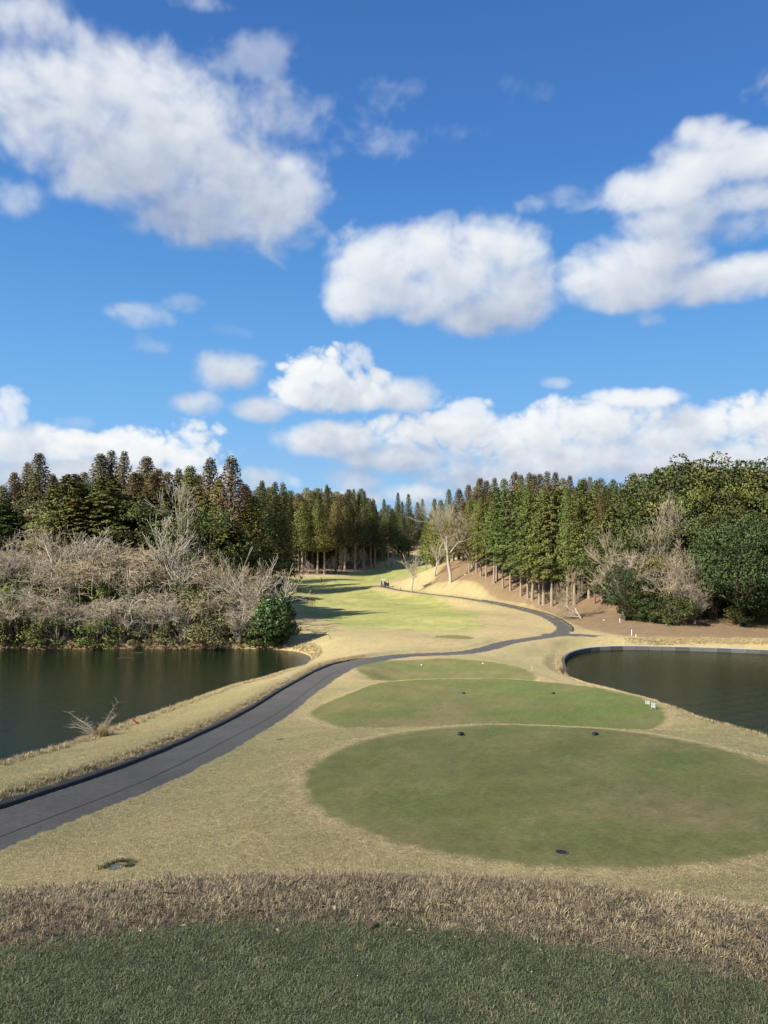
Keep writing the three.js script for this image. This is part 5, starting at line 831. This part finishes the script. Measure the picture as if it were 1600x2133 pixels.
// ---------------------------------------------------------------- golfers: one skin over a posed skeleton
function person(bones, colours, at, turn, label) {
  const N = 60, mc = new MarchingCubes(N, new THREE.MeshBasicMaterial(), false, false, 60000); mc.isolation = 0; const half = 0.98, cy = 0.92;
  const dist = (x, y, z) => { let s = 0; for (const [a, b, ra, rb] of bones) { const px = x - a[0], py = y - a[1], pz = z - a[2], bx = b[0] - a[0], by = b[1] - a[1], bz = b[2] - a[2], t = clamp((px * bx + py * by + pz * bz) / (bx * bx + by * by + bz * bz + 1e-9), 0, 1), q = Math.hypot(px - bx * t, py - by * t, pz - bz * t) - lerp(ra, rb, t); s += Math.exp(-q * 28); } return -Math.log(s) / 28; };
  for (let k = 0; k < N; k++) for (let j = 0; j < N; j++) for (let i = 0; i < N; i++) mc.field[k * N * N + j * N + i] = -dist((i / N * 2 - 1) * half, (j / N * 2 - 1) * half + cy, (k / N * 2 - 1) * half);
  mc.update(); const n = mc.count, pos = new Float32Array(n * 3), nor = mc.normalArray.slice(0, n * 3), col = new Float32Array(n * 3);
  for (let i = 0; i < n; i++) { const x = mc.positionArray[i * 3] * half, y = mc.positionArray[i * 3 + 1] * half + cy, z = mc.positionArray[i * 3 + 2] * half; pos.set([x, y, z], i * 3); let best = 1e9, c = 0; bones.forEach(([a, b, ra, rb, cc]) => { const px = x - a[0], py = y - a[1], pz = z - a[2], bx = b[0] - a[0], by = b[1] - a[1], bz = b[2] - a[2], t = clamp((px * bx + py * by + pz * bz) / (bx * bx + by * by + bz * bz + 1e-9), 0, 1), q = Math.hypot(px - bx * t, py - by * t, pz - bz * t) - lerp(ra, rb, t); if (q < best) { best = q; c = cc; } }); col.set(colours[c], i * 3); }
  const g = new THREE.BufferGeometry(); g.setAttribute('position', new THREE.BufferAttribute(pos, 3)); g.setAttribute('color', new THREE.BufferAttribute(col, 3)); g.setIndex([...Array(n).keys()]); g.computeVertexNormals(); if (nor[0] === undefined) return;
  const m = new THREE.Mesh(g, new THREE.MeshStandardMaterial({ vertexColors: true, roughness: 0.85, side: THREE.DoubleSide })); m.position.set(at[0], height(at[0], at[1]), -at[1]); m.rotation.y = turn; top(m, 'person', label, 'person');
}
{
  const skin = [0.45, 0.28, 0.2], body = (stride, armL, armR) => [
    [[0, 1.62, 0.01], [0, 1.66, 0], 0.095, 0.1, 0], [[0, 1.57, 0.05], [0, 1.6, 0.06], 0.06, 0.07, 0], [[0, 1.46, 0], [0, 1.56, 0], 0.055, 0.055, 0], [[0, 1.7, -0.01], [0, 1.72, 0.03], 0.1, 0.1, 3], [[0, 1.69, 0.1], [0, 1.69, 0.14], 0.04, 0.03, 3],
    [[-0.12, 1.38, 0], [0.12, 1.38, 0], 0.11, 0.11, 1], [[0, 1.3, 0], [0, 1.0, 0], 0.15, 0.13, 1], [[-0.07, 0.95, 0], [0.07, 0.95, 0], 0.125, 0.125, 2],
    [[-0.17, 1.4, 0], [-0.24, 1.14, armL * 0.4], 0.062, 0.05, 1], [[-0.24, 1.14, armL * 0.4], [-0.22, 0.9, armL + 0.06], 0.045, 0.036, 0], [[-0.22, 0.9, armL + 0.06], [-0.21, 0.81, armL + 0.1], 0.035, 0.03, 0],
    [[0.17, 1.4, 0], [0.24, 1.14, armR * 0.4], 0.062, 0.05, 1], [[0.24, 1.14, armR * 0.4], [0.22, 0.9, armR + 0.06], 0.045, 0.036, 0], [[0.22, 0.9, armR + 0.06], [0.21, 0.81, armR + 0.1], 0.035, 0.03, 0],
    [[-0.09, 0.9, 0], [-0.1, 0.5, stride * 0.55], 0.09, 0.062, 2], [[-0.1, 0.5, stride * 0.55], [-0.1, 0.09, stride], 0.06, 0.04, 2], [[-0.1, 0.05, stride - 0.03], [-0.11, 0.04, stride + 0.16], 0.045, 0.04, 3],
    [[0.09, 0.9, 0], [0.1, 0.5, -stride * 0.4], 0.09, 0.062, 2], [[0.1, 0.5, -stride * 0.4], [0.1, 0.09, -stride], 0.06, 0.04, 2], [[0.1, 0.05, -stride - 0.03], [0.11, 0.04, -stride + 0.16], 0.045, 0.04, 3]];
  person(body(0.26, -0.22, 0.24), [skin, [0.012, 0.012, 0.015], [0.015, 0.015, 0.018], [0.02, 0.02, 0.02]], [-16.8, 203], 1.9, 'person in dark clothes and cap walking across the far fairway');
  person(body(0.06, 0.05, 0.02), [skin, [0.8, 0.8, 0.8], [0.012, 0.012, 0.014], [0.7, 0.7, 0.7]], [15.72, 262], 2.8, 'person in white top and dark trousers behind the trees on the mound');
}
// ---------------------------------------------------------------- the thin cloud behind us whose shadow lies over the tees
{
  const far = 2700, g = new THREE.IcosahedronGeometry(1, 24), p = g.attributes.position;
  for (let i = 0; i < p.count; i++) { const v = new THREE.Vector3().fromBufferAttribute(p, i), k = 1 + 0.10 * fbm(v.x * 2.2, v.y * 2.2, v.z * 2.2, 4); p.setXYZ(i, v.x * 260 * k, v.y * 26 * (v.y < 0 ? 0.5 : 1) * k, v.z * 130 * k); }
  g.computeVertexNormals();
  const m = new THREE.Mesh(g, new THREE.MeshStandardMaterial({ color: new THREE.Color().setRGB(0.9, 0.9, 0.9), roughness: 1, transparent: true, opacity: 0.24, side: THREE.DoubleSide }));
  m.position.copy(SUN).multiplyScalar(far).add(new THREE.Vector3(0, 6, 100)); top(m, 'cloud', 'thin white cloud drifting between the sun and the tees', 'cloud', null, 'structure');
}
renderer.render(scene, camera);
